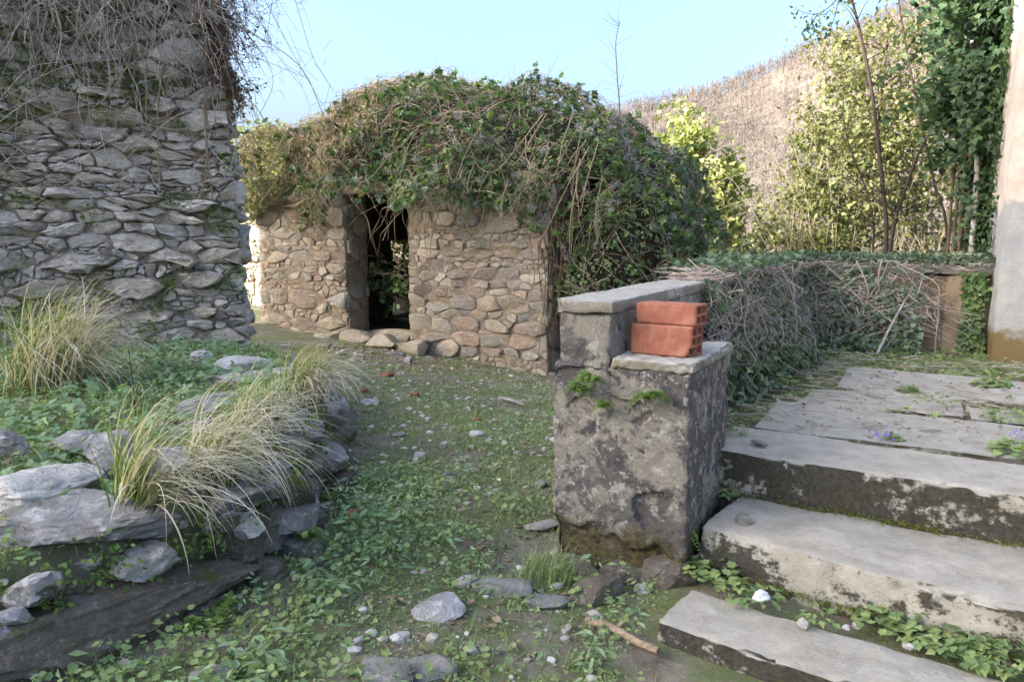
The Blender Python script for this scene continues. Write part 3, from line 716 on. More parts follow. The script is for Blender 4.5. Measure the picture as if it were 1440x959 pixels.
for k, b_ in enumerate(BLOBS[:5]):
    V, F = ico(4); V = V * np.array(b_[3:]) * 0.86
    lowz = 2.0 - b_[2] if k < 3 else -0.9 - b_[2]
    V[:, 2] = np.maximum(V[:, 2], lowz); V = V + np.array(b_[:3])
    if k >= 3: V[:, 0] = np.maximum(V[:, 0], HW + 0.01)      # outside the side wall
    V = V * 1.0; W_ = hworld(V); W_ = W_ + 0.10 * fbm(W_ * 1.8, 50 + k)[:, None] * hdir(unit(V - np.array(b_[:3])))
    mesh('roof_mound' if k < 3 else 'side_mound', W_, F, M['mound_earth'], hut, True)

# ------------------------------------------------------------------ gate pier, parapets, terrace and steps
pier = empty('gate_pier_wall', 'plastered pier and low wall stained with dark lichen beside the steps', 'wall')
WT = 1.06
def spall(V, N):        # plaster that has come away: a patch low on the right, a band below the ledge, ragged foot
    d = np.zeros(len(V)); n = fbm(V * 9, 61, 4); front = N[:, 1] < -0.5
    def patch(u, z, ru, rz, dep, k=0.35):
        q = ((V[:, 0] - u) / ru) ** 2 + ((V[:, 2] - z) / rz) ** 2 + n * 1.1
        return np.where(front, -dep * sstep(1.0 + k * 0.2, 1.0 - k * 0.2, q), 0)
    d += patch(0.455, 0.30, 0.10, 0.085, 0.028)
    d += patch(0.27, 0.68, 0.17, 0.055, 0.02) + patch(0.13, 0.79, 0.12, 0.05, 0.018)
    d += -0.03 * sstep(0.17, 0.13, V[:, 2] + n * 0.09 - 0.05 * np.sin(V[:, 0] * 9))
    d += 0.003 * noise(V * 40, 62) - 0.006 * sstep(0.05, 0.2, fbm(V * 14, 64, 4)) + 0.003 * noise(V * 90, 68)
    return d
rough_box('pier', FRAME, (0.0, 0.0, -0.25), (0.555, 0.60, 0.85), 0.010, M['pier_plaster'], pier, 0.014, 0.010, 7, 31, spall, 45)
rough_box('low_wall', FRAME, (0.006, 0.008, 0.5), (0.24, 4.3, WT), (0.02, 0.03, 0.016), M['pier_plaster'], pier, 0.02, 0.018, 7, 32, lambda V, N: 0.005 * noise(V * 40, 63) - 0.006 * sstep(0.1, 0.35, fbm(V * 6, 65)), 60)
rough_box('low_wall', FRAME, (0.01, 0.55, -0.5), (0.235, 4.3, 0.52), 0.05, M['pier_plaster'], pier, 0.02, 0.02, 7, 33)
def chip(V, N): return -0.026 * sstep(0.05, 0.4, fbm(V * 11, 66, 4)) * (np.abs(N[:, 2]) < 0.8) + 0.004 * noise(V * 45, 67)
rough_box('coping', FRAME, (-0.004, -0.006, WT - 0.012), (0.247, 4.25, WT + 0.04), (0.014, 0.018, 0.012), M['coping'], pier, 0.010, 0.008, 5, 34, chip, 50)
rough_box('ledge_slab', FRAME, (0.245, -0.004, 0.845), (0.560, 0.608, 0.886), 0.009, M['coping'], pier, 0.009, 0.010, 13, 35, chip, 50)
for i, (u, z, sx, sz) in enumerate([(0.08, -0.03, .26, .2), (0.30, -0.03, .3, .2), (0.5, 0.02, .26, .24)]):
    rock('foot_stone', T(u, 0.05, z), (sx, 0.2, sz), M['dark_stone'], 330 + i, pier, 4, -ANG, (0, 0), 14, 0.07)

# back parapet
par = empty('back_parapet', 'low brown plastered parapet closing the terrace in front of the trees', 'wall')
rough_box('parapet_wall', FRAME, (0.0, 4.30, -0.6), (1.95, 4.52, 1.03), 0.035, M['parapet_plaster'], par, 0.02, 0.03, 6, 41)
rough_box('parapet_pilaster', FRAME, (1.42, 4.22, 0.3), (1.56, 4.32, 1.03), 0.03, M['parapet_plaster'], par, 0.02, 0.02, 6, 42)
rough_box('parapet_coping', FRAME, (-0.02, 4.24, 1.032), (1.94, 4.58, 1.085), 0.03, M['coping'], par, 0.015, 0.016, 7, 43, chip)

# terrace slabs
ter = tag(rough_box('terrace', FRAME, (0.24, 0.62, -0.3), (3.9, 4.29, 0.40), 0.12, M['earth_core'], None, 0.01, 0.004, 4, 44), kind='structure')
def slab(u0, u1, v0, v1, z, seed, skew=0.0):
    def edge(V, N): return 0.075 * fbm(np.column_stack([V[:, 0] * 3, V[:, 1] * 3, V[:, 2] * 0 + seed]), seed, 4) * (np.abs(N[:, 2]) < 0.7) + 0.003 * noise(V * 30, seed)
    f = (T(0, 0), unit(PU + PV * skew), PV, UP)
    return rough_box('paving_slab', f, (u0, v0, z - 0.09), (u1, v1, z), 0.025, M['slab_concrete'], ter, 0.010, 0.014, 4, seed, edge, 45)
slab(0.60, 1.75, 0.955, 1.62, 0.440, 51); slab(1.765, 3.2, 0.965, 1.60, 0.436, 52)
slab(0.72, 1.5, 1.66, 2.06, 0.436, 53, 0.03); slab(1.52, 2.45, 1.68, 2.0, 0.432, 54)
slab(0.85, 2.25, 2.22, 3.0, 0.440, 55, -0.04); slab(2.28, 3.1, 2.25, 2.85, 0.437, 56)

# steps: each with its own run, lower treads swing a little outwards
stairs = empty('concrete_stairs', 'flight of worn concrete steps climbing to the terrace', 'stairs')
def step_fn(seed):
    def f(V, N):
        e = 0.010 * noise(np.column_stack([V[:, 0] * 3, V[:, 2] * 8, V[:, 1] * 3]), seed) + 0.0035 * noise(V * 38, seed + 1)
        nose = (N[:, 1] < -0.15) & (N[:, 2] > 0.15)
        return e - 0.013 * nose * sstep(0.05, 0.3, fbm(V * 8, seed + 2, 4)) - 0.006 * sstep(0.1, 0.3, fbm(V * 16, seed + 5, 3)) * (N[:, 1] < -0.5)
    return f
def step(pl, pr, depth, h, extra, seed, left=0.0):
    a = np.array([pl[0], pl[1], 0.0]); c = np.array([pr[0], pr[1], 0.0]); U = unit(c - a); Vv = np.array([-U[1], U[0], 0])
    L = np.linalg.norm(c - a) + extra
    return rough_box('step', (a, U, Vv, UP), (left, 0.0, -0.2 if seed < 72 else h - 0.34), (L, depth, h), 0.023, M['step_concrete'], stairs, 0.010, 0.014, 5, seed, step_fn(seed), 50)
s3l, s3r = at(1000, 630, 0.433), at(1440, 698, 0.433); step(s3l, s3r, 0.45, 0.433, 1.2, 73, -0.04)
s2l, s2r = at(985, 739, 0.240), at(1440, 858, 0.240); step(s2l, s2r, 0.62, 0.240, 1.2, 72, 0.0)
s1l, s1r = at(922, 872, 0.075), at(1180, 959, 0.075); step(s1l, s1r, 0.29, 0.075, 1.6, 71, 0.0)

# ------------------------------------------------------------------ house on the east side
house = empty('plastered_house', 'corner of a house with grey cement render under flaking rose plaster', 'house')
BC = at(1392, 506, 0.43)
BF = (BC, PU, PV, UP)
rough_box('wall', BF, (0.0, 0.0, -0.5), (5.0, 2.1, 6.2), 0.07, M['house_render'], house, 0.03, 0.022, 3, 81, lambda V, N: 0.004 * noise(V * 25, 82), 50)
rough_box('eaves', BF, (-0.35, -0.35, 6.2), (5.3, 2.4, 6.32), 0.3, M['bark'], house, 0.02, 0.01, 3, 83)

# unseen tall house added behind and west of the camera to shade the yard
back = empty('unseen_shade_house', 'tall plastered house added out of view behind to shade the yard', 'house')
bf = (np.array([-30.0, -2.5, 0]), np.array([-1.0, 0, 0]), np.array([0, -1.0, 0]), UP)
rough_box('wall', bf, (0, 0, -1.5), (9.0, 42.0, 15.6), 1.0, M['house_render'], back, 0.05, 0.03, 2, 85)
for k in (0, 1):
    xa, xb, za, zb = (-0.5, 4.5, 15.5, 17.4) if k == 0 else (4.5, 9.5, 17.4, 15.5)
    V = np.array([(xa, -0.4, za), (xb, -0.4, zb), (xb, 42.4, zb), (xa, 42.4, za)], float); V = np.vstack([V, V + [0, 0, 0.2]])
    mesh('roof', bf[0] + V[:, :1] * bf[1] + V[:, 1:2] * bf[2] + V[:, 2:] * UP, np.array([(0, 1, 2, 3), (4, 7, 6, 5), (0, 4, 5, 1), (1, 5, 6, 2), (2, 6, 7, 3), (3, 7, 4, 0)]), M['red_clay'], back)
for y in np.arange(2.0, 40, 3.2):
    for z in (1.0, 4.2, 7.4, 10.6):
        rough_box('window', bf, (-0.05, y, z), (0.01, y + 1.0, z + 1.6), 0.5, M['bark'], back, 0.01, 0.0, 3, 86)

# ------------------------------------------------------------------ the two hollow bricks
def hollow_brick(name, label, L, D, H, cols, rows, pos, yaw, seed, notch=False):
    w = 0.008; ys, zs = [0.0], [0.0]
    for k in range(cols): a = w + k * (D - w) / cols; ys += [a, (k + 1) * (D - w) / cols]
    ys.append(D)
    for k in range(rows): a = w + k * (H - w) / rows; zs += [a, (k + 1) * (H - w) / rows]
    zs.append(H)
    nx = 20; xs = np.linspace(0, L, nx + 1); ny, nz = len(ys) - 1, len(zs) - 1
    r = np.random.default_rng(seed)
    S = np.zeros((nx, ny, nz), bool)
    for j in range(ny):
        for k in range(nz): S[:, j, k] = not (j % 2 == 1 and k % 2 == 1)
    if notch: S[-1, 0:2, 0] = False; S[-1, 0, 0:2] = False; S[-2, 0, 0] = False
    verts, faces = {}, []
    def vid(i, j, k):
        if (i, j, k) not in verts: verts[(i, j, k)] = len(verts)
        return verts[(i, j, k)]
    def solid(i, j, k): return 0 <= i < nx and 0 <= j < ny and 0 <= k < nz and S[i, j, k]
    for i in range(nx):
        for j in range(ny):
            for k in range(nz):
                if not S[i, j, k]: continue
                if not solid(i - 1, j, k): faces.append((vid(i, j, k), vid(i, j, k + 1), vid(i, j + 1, k + 1), vid(i, j + 1, k)))
                if not solid(i + 1, j, k): faces.append((vid(i + 1, j, k), vid(i + 1, j + 1, k), vid(i + 1, j + 1, k + 1), vid(i + 1, j, k + 1)))
                if not solid(i, j - 1, k): faces.append((vid(i, j, k), vid(i + 1, j, k), vid(i + 1, j, k + 1), vid(i, j, k + 1)))
                if not solid(i, j + 1, k): faces.append((vid(i, j + 1, k), vid(i, j + 1, k + 1), vid(i + 1, j + 1, k + 1), vid(i + 1, j + 1, k)))
                if not solid(i, j, k - 1): faces.append((vid(i, j, k), vid(i, j + 1, k), vid(i + 1, j + 1, k), vid(i + 1, j, k)))
                if not solid(i, j, k + 1): faces.append((vid(i, j, k + 1), vid(i + 1, j, k + 1), vid(i + 1, j + 1, k + 1), vid(i, j + 1, k + 1)))
    V = np.zeros((len(verts), 3))
    for (i, j, k), q in verts.items(): V[q] = (xs[i] - L / 2, ys[j], zs[k])
    V += r.normal(size=V.shape) * 0.0005
    o = mesh(name, V, np.array(faces), M['hollow_clay'])
    o.location = pos; o.rotation_euler = (0, 0, yaw)
    return tag(o, label, 'brick')
hollow_brick('hollow_brick', 'larger hollow clay brick lying on the ledge under the other brick', 0.245, 0.12, 0.117, 2, 3, T(0.400, 0.115, 0.889), -ANG - 0.06, 3, True)
hollow_brick('hollow_brick', 'thinner hollow clay brick stacked on top of the other brick', 0.242, 0.12, 0.078, 2, 2, T(0.410, 0.135, 1.0075), -ANG - 0.08, 4)

# ------------------------------------------------------------------ low dry wall round the raised bed
bedwall = empty('dry_stone_wall', 'low mossy dry stone wall holding up the raised bed beside the path', 'wall')
def foot(t, z=0.0, out=0.0):
    """a point along the foot of the low wall: t in metres from its near end"""
    L = np.concatenate([[0], np.cumsum(np.linalg.norm(np.diff(BED, axis=0), axis=1))]); i = min(len(BED) - 2, int(np.searchsorted(L, t, 'right')) - 1)
    d = BED[i + 1] - BED[i]; f = (t - L[i]) / (L[i + 1] - L[i]); p = BED[i] + d * f; n = np.array([d[1], -d[0]]) / np.linalg.norm(d)
    return np.array([p[0] + n[0] * out, p[1] + n[1] * out, z]), math.atan2(d[1], d[0])
DS, BS, PS = M['dark_stone'], M['bed_stone'], M['pale_stone']
# great slab along the foot, then the facing stones
p, yw = foot(2.05, 0.10, -0.10); rock('stone', p, (1.35, 0.42, 0.27), DS, 401, bedwall, 5, yw, (0.05, 0.10), 16, 0.08)
p, yw = foot(1.1, 0.10, -0.12); rock('stone', p, (0.7, 0.4, 0.3), DS, 402, bedwall, 4, yw, (0, 0.05), 12, 0.05)
r5 = np.random.default_rng(55)
t = 1.5; k = 0
while t < 6.6:                                                  # lowest course
    L = r5.uniform(0.2, 0.42); p, yw = foot(t + L / 2, r5.uniform(-0.02, 0.05), r5.uniform(-0.04, 0.06))
    rock('stone', p, (L * 1.12, r5.uniform(.2, .3), r5.uniform(.14, .22)), DS if r5.random() < 0.75 else BS, 410 + k, bedwall, 4, yw + r5.normal() * 0.1, (r5.normal() * 0.1, r5.normal() * 0.1), 10, 0.06)
    t += L; k += 1
t = 2.85
while t < 6.6:                                                  # second course
    L = r5.uniform(0.18, 0.36); p, yw = foot(t + L / 2, r5.uniform(0.14, 0.18), r5.uniform(-0.12, -0.03))
    rock('stone', p, (L * 1.1, r5.uniform(.2, .3), r5.uniform(.12, .18)), DS if r5.random() < 0.6 else BS, 440 + k, bedwall, 4, yw + r5.normal() * 0.12, (r5.normal() * 0.1, r5.normal() * 0.1), 10, 0.06)
    t += L; k += 1
t = 2.6
while t < 6.4:                                                  # third course
    L = r5.uniform(0.16, 0.34); p, yw = foot(t + L / 2, r5.uniform(0.27, 0.31), r5.uniform(-0.2, -0.12))
    rock('stone', p, (L * 1.08, r5.uniform(.2, .3), r5.uniform(.10, .15)), DS if r5.random() < 0.35 else BS, 470 + k, bedwall, 4, yw + r5.normal() * 0.15, (r5.normal() * 0.1, r5.normal() * 0.1), 10, 0.06)
    t += L; k += 1
for i, (px, py, z, sz, m, yaw, tl) in enumerate([
    (138, 732, 0.37, (0.70, 0.40, 0.19), BS, 0.35, (0.0, 0.04)),
    (48, 690, 0.46, (0.46, 0.34, 0.14), PS, 0.5, (0.1, -0.08)),
    (20, 762, 0.30, (0.36, 0.3, 0.14), BS, 0.9, (0, 0)),
    (110, 792, 0.26, (0.20, 0.16, 0.09), PS, 0.7, (0, 0)),
    (20, 795, 0.24, (0.24, 0.16, 0.10), PS, 0.2, (0, 0.3)),
    (205, 785, 0.26, (0.22, 0.2, 0.12), BS, 0.8, (0, 0)),
    (408, 690, 0.25, (0.27, 0.24, 0.22), DS, 1.2, (0.1, 0.2)),
    (380, 735, 0.16, (0.30, 0.22, 0.2), DS, 1.3, (0, 0)),
    (335, 770, 0.14, (0.26, 0.2, 0.26), DS, 1.0, (0, 0)),
    (440, 660, 0.20, (0.3, 0.24, 0.16), DS, 1.5, (0, 0))]):
    rock('stone', at(px, py, z), sz, m, 500 + i, bedwall, 5 if sz[0] > 0.4 else 4, yaw, tl, 16, 0.075)
for i in range(16):
    t0 = r5.uniform(0.9, 2.9); p, yw = foot(t0, r5.uniform(.20, .30), r5.uniform(-.16, -.04)); L = r5.uniform(.10, .24)
    rock('stone', p, (L, L * r5.uniform(.6, .9), L * r5.uniform(.4, .7)), [BS, PS, DS][i % 3], 560 + i, bedwall, 4, yw + r5.normal() * .3, (r5.normal() * .15, r5.normal() * .15), 14, .08)
# ragged stones set loose on the bed: things of their own
for i, (px, py, z, sz, m, yaw, tl, lab) in enumerate([
    (165, 642, 0.50, (0.25, 0.24, 0.21), BS, 0.4, (0.1, 0.25), 'pointed grey-brown boulder leaning on top of the low wall by the herbs'),
    (246, 655, 0.43, (0.29, 0.26, 0.15), PS, 1.1, (0.1, 0.1), 'chalky white boulder on the low wall behind the nearest tussock'),
    (8, 626, 0.50, (0.20, 0.2, 0.12), BS, 0.2, (0, 0), 'grey stone cut by the edge of the picture beside the herbs'),
    (352, 532, 0.40, (0.60, 0.42, 0.14), PS, 0.3, (0.0, -0.06), 'broad pale flat boulder lying on the bed behind the tussocks'),
    (340, 512, 0.45, (0.42, 0.30, 0.14), PS, 0.7, (0.1, 0.15), 'pale wedge of rock behind the broad flat boulder'),
    (290, 574, 0.42, (0.36, 0.30, 0.13), BS, 0.1, (0, 0), 'blue-grey flat rock, upper one of two near the middle of the bed'),
    (286, 606, 0.38, (0.36, 0.26, 0.12), BS, 0.2, (0, 0), 'blue-grey flat rock, lower one of two near the middle of the bed'),
    (285, 503, 0.42, (0.18, 0.14, 0.13), PS, 0.5, (0, 0), 'small pinkish white stone near the foot of the ruined wall'),
    (395, 553, 0.38, (0.26, 0.22, 0.10), BS, 0.9, (0, 0), 'small grey stone half under the far tussock'),
    (112, 622, 0.44, (0.30, 0.18, 0.10), BS, 0.3, (0, 0), 'weathered grey stone between the herbs and the pointed boulder')]):
    tag(rock('boulder', at(px, py, z), sz, m, 520 + i, None, 4, yaw, tl, 16, 0.075), lab, 'boulder', 'boulders on the raised bed')

# ------------------------------------------------------------------ grass tussocks
def tussock(label, pos, n_g, n_d, L, lean, spread, seed, droop=1.0, rad=0.09, green_L=0.8):
    e = empty('grass_tussock', label, 'grass', 'grass tussocks on the raised bed'); r = np.random.default_rng(seed); pos = np.asarray(pos, float)
    def base(n):
        a = r.uniform(0, 6.28, n); q = rad * np.sqrt(r.random(n)); return pos + np.stack([np.cos(a) * q, np.sin(a) * q, np.full(n, -0.03)], 1)
    B = base(n_d); az = lean + r.normal(size=n_d) * spread
    blades('dry_blades', B, az, L * r.uniform(0.55, 1.15, n_d), RAD(78) + r.normal(size=n_d) * 0.22, droop * r.uniform(1.5, 2.75, n_d), r.uniform(0.004, 0.0095, n_d), M['dry_blade'], e, 11, 1.15, r.normal(size=n_d) * 0.5)['kind'] = 'stuff'
    B = base(n_g); az = lean + r.normal(size=n_g) * spread * 1.9
    blades('green_blades', B, az, L * green_L * r.uniform(0.45, 1.0, n_g), RAD(82) + r.normal(size=n_g) * 0.22, r.uniform(0.3, 1.7, n_g), r.uniform(0.005, 0.0095, n_g), M['green_blade'], e, 8, 1.5, r.normal(size=n_g) * 0.5)['kind'] = 'stuff'
    return e
tussock('big straw-coloured grass tussock at the foot of the ruined wall', at(70, 548, 0.37), 300, 560, 0.98, 0.15, 0.75, 1, 0.95, 0.22)
tussock('straw-coloured grass tussock falling thickly over the far corner of the low wall', at(425, 560, 0.36), 260, 300, 0.56, -0.35, 0.5, 2, 1.0, 0.13, 0.75)
tussock('mostly green grass tussock in front of the broad flat boulder', at(362, 606, 0.37), 260, 130, 0.50, -0.3, 0.8, 3, 0.9, 0.12)
tussock('straw-coloured grass tussock arching over the dark stone of the low wall', at(292, 672, 0.38), 90, 210, 0.62, 0.0, 0.42, 4, 0.95, 0.11, 0.6)
tussock('nearest grass tussock, green at its root with long straw blades hanging down', at(188, 738, 0.34), 110, 150, 0.76, -0.1, 0.42, 5, 1.0, 0.07, 0.75)

# ------------------------------------------------------------------ creepers on the hut
r6 = np.random.default_rng(66)
ivy = empty('ivy_mantle', 'thick mantle of ivy and old clematis smothering the roof of the stone hut', 'ivy')
def lit_side(P): return P[:, 0] < 0.55
P, N = blob_surface(82000, r6)
ok = (P[:, 1] < 3.6) & (P[:, 2] > -0.35); P, N = P[ok], N[ok]
# hanging fringe: the mantle overhangs the front by a hand or two and thins out below
front = (P[:, 1] < 0.35) & (P[:, 0] < HW - 0.2)
eave = 1.70 + 0.22 * noise2(P[:, 0] * 1.7, P[:, 0] * 0 + 2, 5) + 0.1 * noise2(P[:, 0] * 6, P[:, 0] * 0, 6) - 0.25 * (P[:, 0] < 1.3) + 0.1 * ((P[:, 0] > D0 - .1) & (P[:, 0] < D1 + .1))
ok = ~(front & (P[:, 2] < eave)); P, N = P[ok], N[ok]
dens = noise2(P[:, 0] * 1.5 + 3, P[:, 2] * 1.5 + P[:, 1] * 0.8, 9)
ok = r6.random(len(P)) < np.clip(0.85 + 0.9 * dens, 0.2, 1); P, N = P[ok], N[ok]
bumpy = 0.36 * fbm(P * 1.3, 12) + 0.16 * fbm(P * 4, 13) + 0.03
P = P + N * (bumpy - np.abs(r6.normal(size=len(P))) * 0.07)[:, None]
W_, Nw = hworld(P), hdir(N)
down = np.array([0, 0, -1.0]); dr = unit(down - (Nw @ down)[:, None] * Nw + r6.normal(size=Nw.shape) * 0.55 + Nw * 0.35); nn = unit(Nw + r6.normal(size=Nw.shape) * 0.45 + np.array([0, 0, 0.35]))
sz = r6.uniform(0.035, 0.075, len(P)) * (1 + 0.5 * np.clip(noise2(P[:, 0] * 2, P[:, 2] * 2, 31), 0, 1)); kind = noise2(P[:, 0] * 1.1, P[:, 2] * 1.3 + P[:, 1], 19) + r6.normal(size=len(P)) * 0.25
pale = (P[:, 0] < 0.9 + 0.5 * dens[ok] if False else (P[:, 0] < 0.75 + 0.4 * kind))  # paler leaves on the left: the sunlit side is put into the colour
big = (kind > -0.05) & ~pale
rv = np.clip(0.5 + 0.45 * kind + r6.normal(size=len(P)) * 0.2, 0, 1)
for nm, m_, mt, kd, f in (('leaves', big, M['ivy_leaf'], 'ivy', 1.0), ('small_leaves', ~big & ~pale, M['ivy_grey'], 'oval', 0.85), ('pale_leaves', pale, M['ivy_pale'], 'ivy', 0.95)):
    leaves(nm, kd, W_[m_], dr[m_], nn[m_], sz[m_] * f, mt, ivy, rv[m_])
# drooping sprays that break the outline
sp = r6.choice(len(P), 1500, replace=False); Q, D_, S_, R_ = [], [], [], []
for i in sp:
    k = r6.integers(6, 11); d = unit(Nw[i] * 0.8 + np.array([0, 0, 0.35]) + r6.normal(size=3) * 0.5); L = r6.uniform(0.08, 0.30)
    t_ = np.linspace(0.15, 1, k)[:, None]; q = W_[i] + d * L * t_ + np.array([0, 0, -0.5]) * L * t_ ** 2
    Q.append(q); D_.append(unit(d + r6.normal(size=(k, 3)) * 0.7 + np.array([0, 0, -0.4]))); S_.append(r6.uniform(0.04, 0.09, k)); R_.append(np.clip(rv[i] + r6.normal(size=k) * 0.2, 0, 1))
Q = np.concatenate(Q); D_ = np.concatenate(D_)
leaves('sprays', 'ivy', Q, D_, unit(r6.normal(size=Q.shape) * 0.6 + np.array([0, -0.4, 0.8])), np.concatenate(S_), M['ivy_leaf'], ivy, np.concatenate(R_))
# dead straw and bleached thatch on the western shoulder
cand = np.where((P[:, 0] < 1.9) & (P[:, 2] > 2.15) & (Nw @ np.array([-0.9, -0.2, 0.5]) > 0.3))[0]
th = r6.choice(cand, 9000); Q = W_[th] + Nw[th] * r6.uniform(0.02, 0.09, len(th))[:, None] + r6.normal(size=(len(th), 3)) * 0.04
leaves('dead_thatch', 'slim', Q, unit(np.array([0.2, -0.3, -0.6]) + r6.normal(size=Q.shape) * 0.7), unit(Nw[th] + r6.normal(size=Q.shape) * 0.5), r6.uniform(0.05, 0.14, len(th)), M['straw'], ivy, None, 0.45)
# clematis bines: fine tangle over the mound
def mantle_path(i, L, n=9, lift=0.06, wild=0.5):
    p = W_[i].copy(); d = unit(r6.normal(size=3) * np.array([1, 0.6, 0.8])); pts = [p + Nw[i] * lift]; nrm = Nw[i]
    for _ in range(n - 1):
        d = unit(d + r6.normal(size=3) * wild * 0.5 + np.array([0, 0, -0.12])); d = unit(d - (d @ nrm) * nrm * 0.9); p = p + d * L / n
        j = int(np.argmin(((W_[SUB] - p) ** 2).sum(1))); tgt = W_[SUB[j]]; nrm = Nw[SUB[j]]
        p = p + nrm * ((tgt - p) @ nrm) * 0.7; pts.append(p + nrm * lift * r6.uniform(0.3, 1.6))
    return spline(pts, n + 4)
SUB = r6.choice(len(P), 3500, replace=False)
vis = SUB[(Nw[SUB] @ np.array([0, -1, 0.3]) > 0.05)]
tw = [(mantle_path(i, r6.uniform(0.5, 1.5)), r6.uniform(.003, .005), .002) for i in r6.choice(vis, 1300)]
left_vis = vis[P[vis, 0] < 1.6]
tw += [(mantle_path(i, r6.uniform(0.4, 1.0), lift=0.12), r6.uniform(.003, .005), .002) for i in r6.choice(left_vis, 620)]
tubes('twigs', tw, M['vine_stem'], ivy, 3, 'stuff')
# longer woody stems hanging in loops in front of the wall head
for i in range(44):
    s = r6.uniform(0.2, HW + 0.7) if i % 3 else r6.uniform(2.6, HW + 0.7); z0 = r6.uniform(1.75, 2.5); d0 = -0.15 - r6.random() * 0.35
    if s > HW: d0 += 0.1
    if D0 - 0.25 < s < D1 + 0.2: continue
    ds = r6.normal() * 0.3; drop = r6.uniform(0.15, 0.75) * (1.1 if s > 2.6 else 0.55)
    p = [hpt(s, d0 + 0.25, z0 + 0.2), hpt(s + ds * 0.3, d0, z0 - drop * 0.35), hpt(s + ds * 0.7, d0 - 0.05, z0 - drop), hpt(s + ds * 1.1, d0, z0 - drop * r6.uniform(0.2, 1.3)), hpt(s + ds * 1.5 + r6.normal() * 0.1, d0 + 0.05, z0 - drop * r6.uniform(-0.1, 1.5))]
    tubes('stem', [(spline(p, 16), r6.uniform(.004, .009), .003)], M['vine_stem'], ivy, 5)
# brown aerial roots on the corner of the wall
rt = []
for i in range(110):
    s = HW + r6.normal() * 0.12 + 0.05; d = r6.uniform(-0.1, 0.5); z0 = r6.uniform(0.9, 2.1)
    p = [hpt(s + r6.normal() * 0.05, d, z0), hpt(s + 0.05 + r6.normal() * 0.06, d - 0.03, z0 - 0.5), hpt(s + 0.1 + r6.normal() * 0.08, d - 0.02, max(-0.4, z0 - r6.uniform(0.7, 1.6)))]
    rt.append((spline(p, 8), r6.uniform(.003, .007), .003))
tubes('aerial_roots', rt, M['bark'], ivy, 4, 'stuff')
# dry shoots standing off the crest
sh = []
for i in r6.choice(SUB[(P[SUB, 2] > 2.7)], 240):
    L = r6.uniform(0.08, 0.32); d = unit(np.array([r6.normal() * 0.5, r6.normal() * 0.4, 1.0])); q = W_[i]
    sh.append((spline([q, q + d * L * 0.5 + r6.normal(size=3) * 0.03, q + d * L + r6.normal(size=3) * 0.06], 5), .003, .0015))
tubes('shoots', sh, M['vine_stem'], ivy, 3, 'stuff')
# silver seed heads of the clematis
fl = SUB[(Nw[SUB] @ np.array([0.1, -1, 0.3]) > 0.2) & (P[SUB, 0] > 0.6)]
wgt = np.clip(0.5 + 1.2 * noise2(P[fl, 0] * 1.6, P[fl, 2] * 2.0, 77), 0.02, 2) * (0.6 + 0.8 * (P[fl, 0] > 2.6)); wgt /= wgt.sum()
Q, D_ = [], []
for i in r6.choice(fl, 520, p=wgt):
    k = 34; d = unit(r6.normal(size=(k, 3))); c0 = W_[i] + Nw[i] * 0.06
    Q.append(c0 + d * 0.006 + r6.normal(size=(k, 3)) * 0.016); D_.append(d)
Q = np.concatenate(Q); D_ = np.concatenate(D_)
leaves('seed_heads', 'slim', Q, D_, unit(r6.normal(size=Q.shape)), r6.uniform(0.025, 0.05, len(Q)), M['fluff'], ivy, None, 0.4)

# ivy curtain at the hut's left corner, lit from behind
# ------------------------------------------------------------------ dry vines on the tall ruin
vine = empty('dry_vine', 'grey leafless vine tangle hanging over the top of the tall ruin', 'vine')
r7 = np.random.default_rng(71)
def rp(s, z, out=0.1): return RO + RU * (s + float(batter(z)) * (1 if s > 1 else 0)) + RN * out + np.array([0, 0, z])
def hang(s0, z0, L, side, out):
    n = 6; pts = [rp(s0 - side * 0.25, z0 + 0.1 + r7.random() * 0.2, 0.05)]; s, z, o = s0, z0, out
    for k in range(n):
        f = (k + 1) / n; s += side * L / n * (0.9 - 0.7 * f) + r7.normal() * 0.05; z -= L / n * (0.25 + 1.1 * f) * r7.uniform(0.4, 1.3); o = max(0.06, o + r7.normal() * 0.05)
        pts.append(rp(s, z, o))
    return spline(pts, 14)
for i in range(60):
    s0 = r7.uniform(-0.1, rlen - 0.1); tubes('stem', [(hang(s0, r7.uniform(3.0, 3.7), r7.uniform(0.7, 1.9) * (0.75 if s0 < 0.6 else 1), r7.normal() * 0.8, r7.uniform(0.1, 0.3)), r7.uniform(.004, .0075), .0025)], M['dry_stem'], vine, 4)
tw = []
for i in range(340):
    s0 = r7.uniform(-0.2, rlen + 0.05); tw.append((hang(s0, r7.uniform(3.0, 3.9), r7.uniform(0.3, 1.0), r7.normal() * 1.0, r7.uniform(0.06, 0.32)), r7.uniform(.0025, .0045), .0015))
for i in range(90):                 # long looping bines lower down
    s0 = r7.uniform(-0.2, 1.7); z0 = r7.uniform(1.8, 3.1); ds = r7.normal() * 0.45
    tw.append((spline([rp(s0, z0, .1), rp(s0 + ds * .4, z0 - r7.uniform(.05, .3), .16), rp(s0 + ds, z0 - r7.uniform(.05, .5), .1)], 10), r7.uniform(.003, .005), .002))
tubes('twigs', tw, M['dry_stem'], vine, 3, 'stuff')
